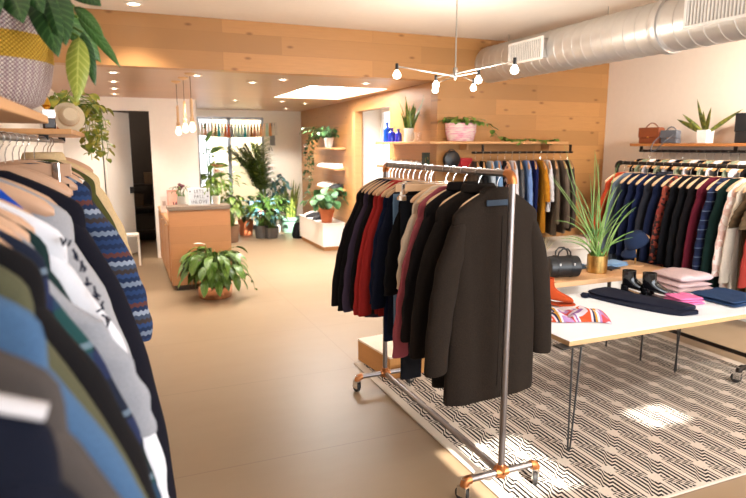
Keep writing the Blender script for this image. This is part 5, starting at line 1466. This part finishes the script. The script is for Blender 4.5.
# white bench under the back rail
t = thing('storage_bench', 'white boarded bench along the plank wall under the back rail', 'bench', (4.55, 5.5, 0))
MB().box(-.95, .97, -.33, .34, .0, .57).build('bench_body', planks('white_boards', '#e6e0d8', 'x', 'z', .6, .16, .6, .02, False), t, smooth=False, bevel=.004)
MB().box(-.97, .98, -.35, .345, .57, .60).build('bench_top', white, t, smooth=False, bevel=.004)

# left shelf things
t = thing('sun_hat', 'cream felt hat resting on edge on the farther left shelf', 'hat', (-.27, 4.2, 1.777), 0)
HM = Matrix.Translation((0, 0, .092)) @ Matrix.Rotation(1.35, 4, 'X') @ Matrix.Rotation(.2, 4, 'Y') @ Matrix.Scale(.78, 4)
MB().lathe([(.115, 0), (.118, .006), (.08, .012), (.072, .03), (.066, .085), (.05, .105), (.001, .108)], 32).xf(HM).build('hat_body', fabric('cream_felt', '#d8c6ab', 120., .1), t)
MB().lathe([(.0745, .014), (.0755, .016), (.073, .034), (.072, .034)], 32, cap0=False, cap1=False).xf(HM).build('hat_band', plain('tan_leather', '#b98a5c', .5), t)
t = thing('sunglasses_case', 'small dark brown case standing at the end of the farther left shelf', 'case', (-.30, 3.32, 1.777), .2)
MB().box(-.028, .028, -.02, .02, 0, .09).build('case_body', plain('dark_brown_lacquer', '#2a1c17', .15), t, bevel=.008, seg=3)
MB().box(-.029, .029, -.021, -.005, .05, .093).build('case_flap', chrome, t, bevel=.003)
t = thing('ornament', 'small gold and white ornament on the farther left shelf', 'ornament', (-.33, 3.6, 1.777))
MB().lathe([(.001, 0), (.035, 0), (.04, .03), (.025, .06), (.03, .09), (.001, .11)], 20).build('ornament_body', plain('white_ceramic', '#eee9e4', .4), t)
MB().lathe([(.001, .105), (.012, .11), (.022, .13), (.014, .155), (.001, .18)], 16).build('ornament_top', metal('warm_gold', '#d8a640', .25), t)
t = thing('trailing_pothos', 'yellow green pothos trailing over the end of the farther left shelf', 'potted plant', (-.33, 4.5, 1.777))
pot_mb(.06, .08, .13).build('pot', terra, t)
f, s = bushy(60, .085, .06, .36, .16, R2, base=(0, 0, .1), rb=.05, droop=(.6, 1.6))
for q in range(8):
    ex = .13+.018*q; ey = R2.uniform(-.15, .15)
    dz = R2.uniform(.12, .3)
    vine_strand(f, s, bez((.02, 0, .14), (ex*.7, ey*.7, .26), (ex, ey, .1), 6)+[(ex+.01*math.sin(k*2+q), ey, .1-.055*k) for k in range(1, 3+int(dz*12))], R2, .065, .05, .026)
f.build('leaves', leafmat('pothos_leaf', '#5f7a2a', '#b8ad45', 12.), t); s.build('stems', LG4, t)

# ------------------------------------------------------------------ light and camera
w = bpy.data.worlds.new('World'); SC.world = w; w.use_nodes = True
bg = w.node_tree.nodes['Background']; bg.inputs[0].default_value = (.93, .97, 1.0, 1); bg.inputs[1].default_value = WORLD
def area(name, loc, rot, sx, sy, e, col):
    l = bpy.data.lights.new(name, 'AREA'); l.shape = 'RECTANGLE'; l.size = sx; l.size_y = sy; l.energy = e; l.color = col
    o = bpy.data.objects.new(name, l); COL.objects.link(o); o.location = loc; o.rotation_euler = rot; return o
area('front_window_daylight', (3.3, YF-.02, 1.25), (-PI/2, 0, PI), 3.7, 1.7, FRONT, (.88, .94, 1))
area('yard_sky_fill', (2.1, 13.1, 3.3), (math.radians(-52), 0, 0), 1.6, 1.2, YARD, (.95, .98, 1))  # lamp added above the yard, out of view, to brighten the back rooms
area('roof_skylight', (2.62, 7.88, 3.05), (0, 0, 0), .95, 1.7, SKY, (.97, .99, 1))
s = bpy.data.lights.new('sun', 'SUN'); s.energy = SUN; s.angle = .012; s.color = (1, .95, .86)
o = bpy.data.objects.new('sun', s); COL.objects.link(o); o.rotation_euler = (math.radians(57), 0, math.radians(0))
# out-of-view track spots, added to light the front room
t = thing('fill_track', 'unseen white spotlight track added to light the front room', 'added fill light', (2.4, .6, ZC))
MB().box(-2.2, 2.2, -.018, .018, -.03, 0).build('track_rail', white, t, smooth=False)
for i, x in enumerate((-1.2, -.4, .4, 1.2, 2.0)):
    h = MB().lathe([(.001, -.06), (.035, -.06), (.04, -.16), (.036, -.16), (.001, -.1)], 16).tube([(0, 0, -.03), (0, 0, -.06)], .01, 8).xf(Matrix.Translation((x, 0, 0))).build('spot_head', white, t)
    l = spot(t, (x, 0, -.17), TRACK, 2.4, .8, (1, .96, .9), .05); l.rotation_euler = (math.radians(25), 0, 0)

t = thing('fill_track', 'unseen white spotlight track added to brighten the cream right wall', 'added fill light', (4.55, 1.6, ZC))  # second track, added out of view to wash the right wall with light
MB().box(-.018, .018, -1.2, 1.2, -.03, 0).build('track_rail', white, t, smooth=False)
for i, y in enumerate((-1., -.1, .8)):
    MB().lathe([(.001, -.06), (.035, -.06), (.04, -.16), (.036, -.16), (.001, -.1)], 16).tube([(0, 0, -.03), (0, 0, -.06)], .01, 8).xf(Matrix.Translation((0, y, 0))).build('spot_head', white, t)
    l = spot(t, (0, y, -.17), WASH, 2.2, .8, (1, .94, .86), .05); l.rotation_euler = (math.radians(55), 0, math.radians(-52))
sl = bpy.data.lights.new('lamp', 'POINT'); sl.energy = 9; sl.color = (1, .85, .7); sl.shadow_soft_size = .08
slo = bpy.data.objects.new('stockroom_fill', sl); COL.objects.link(slo); slo.location = (.1, 10.7, 2.2)  # added fill, lifts the stockroom out of black

cam = bpy.data.cameras.new('camera'); co = bpy.data.objects.new('camera', cam); COL.objects.link(co); SC.camera = co
cam.sensor_width = 36; cam.lens = 36*600/746; cam.clip_start = .02
co.location = (0, 0, 1.7); co.rotation_euler = (PI/2-math.radians(9.8), 0, -math.radians(22.7))
cam.dof.use_dof = True; cam.dof.focus_distance = 3.1; cam.dof.aperture_fstop = 3.2
SC.view_settings.view_transform = 'Standard'; SC.view_settings.look = 'None'; SC.view_settings.exposure = EXPOSURE; SC.view_settings.gamma = 1
SC.view_settings.use_curve_mapping = False
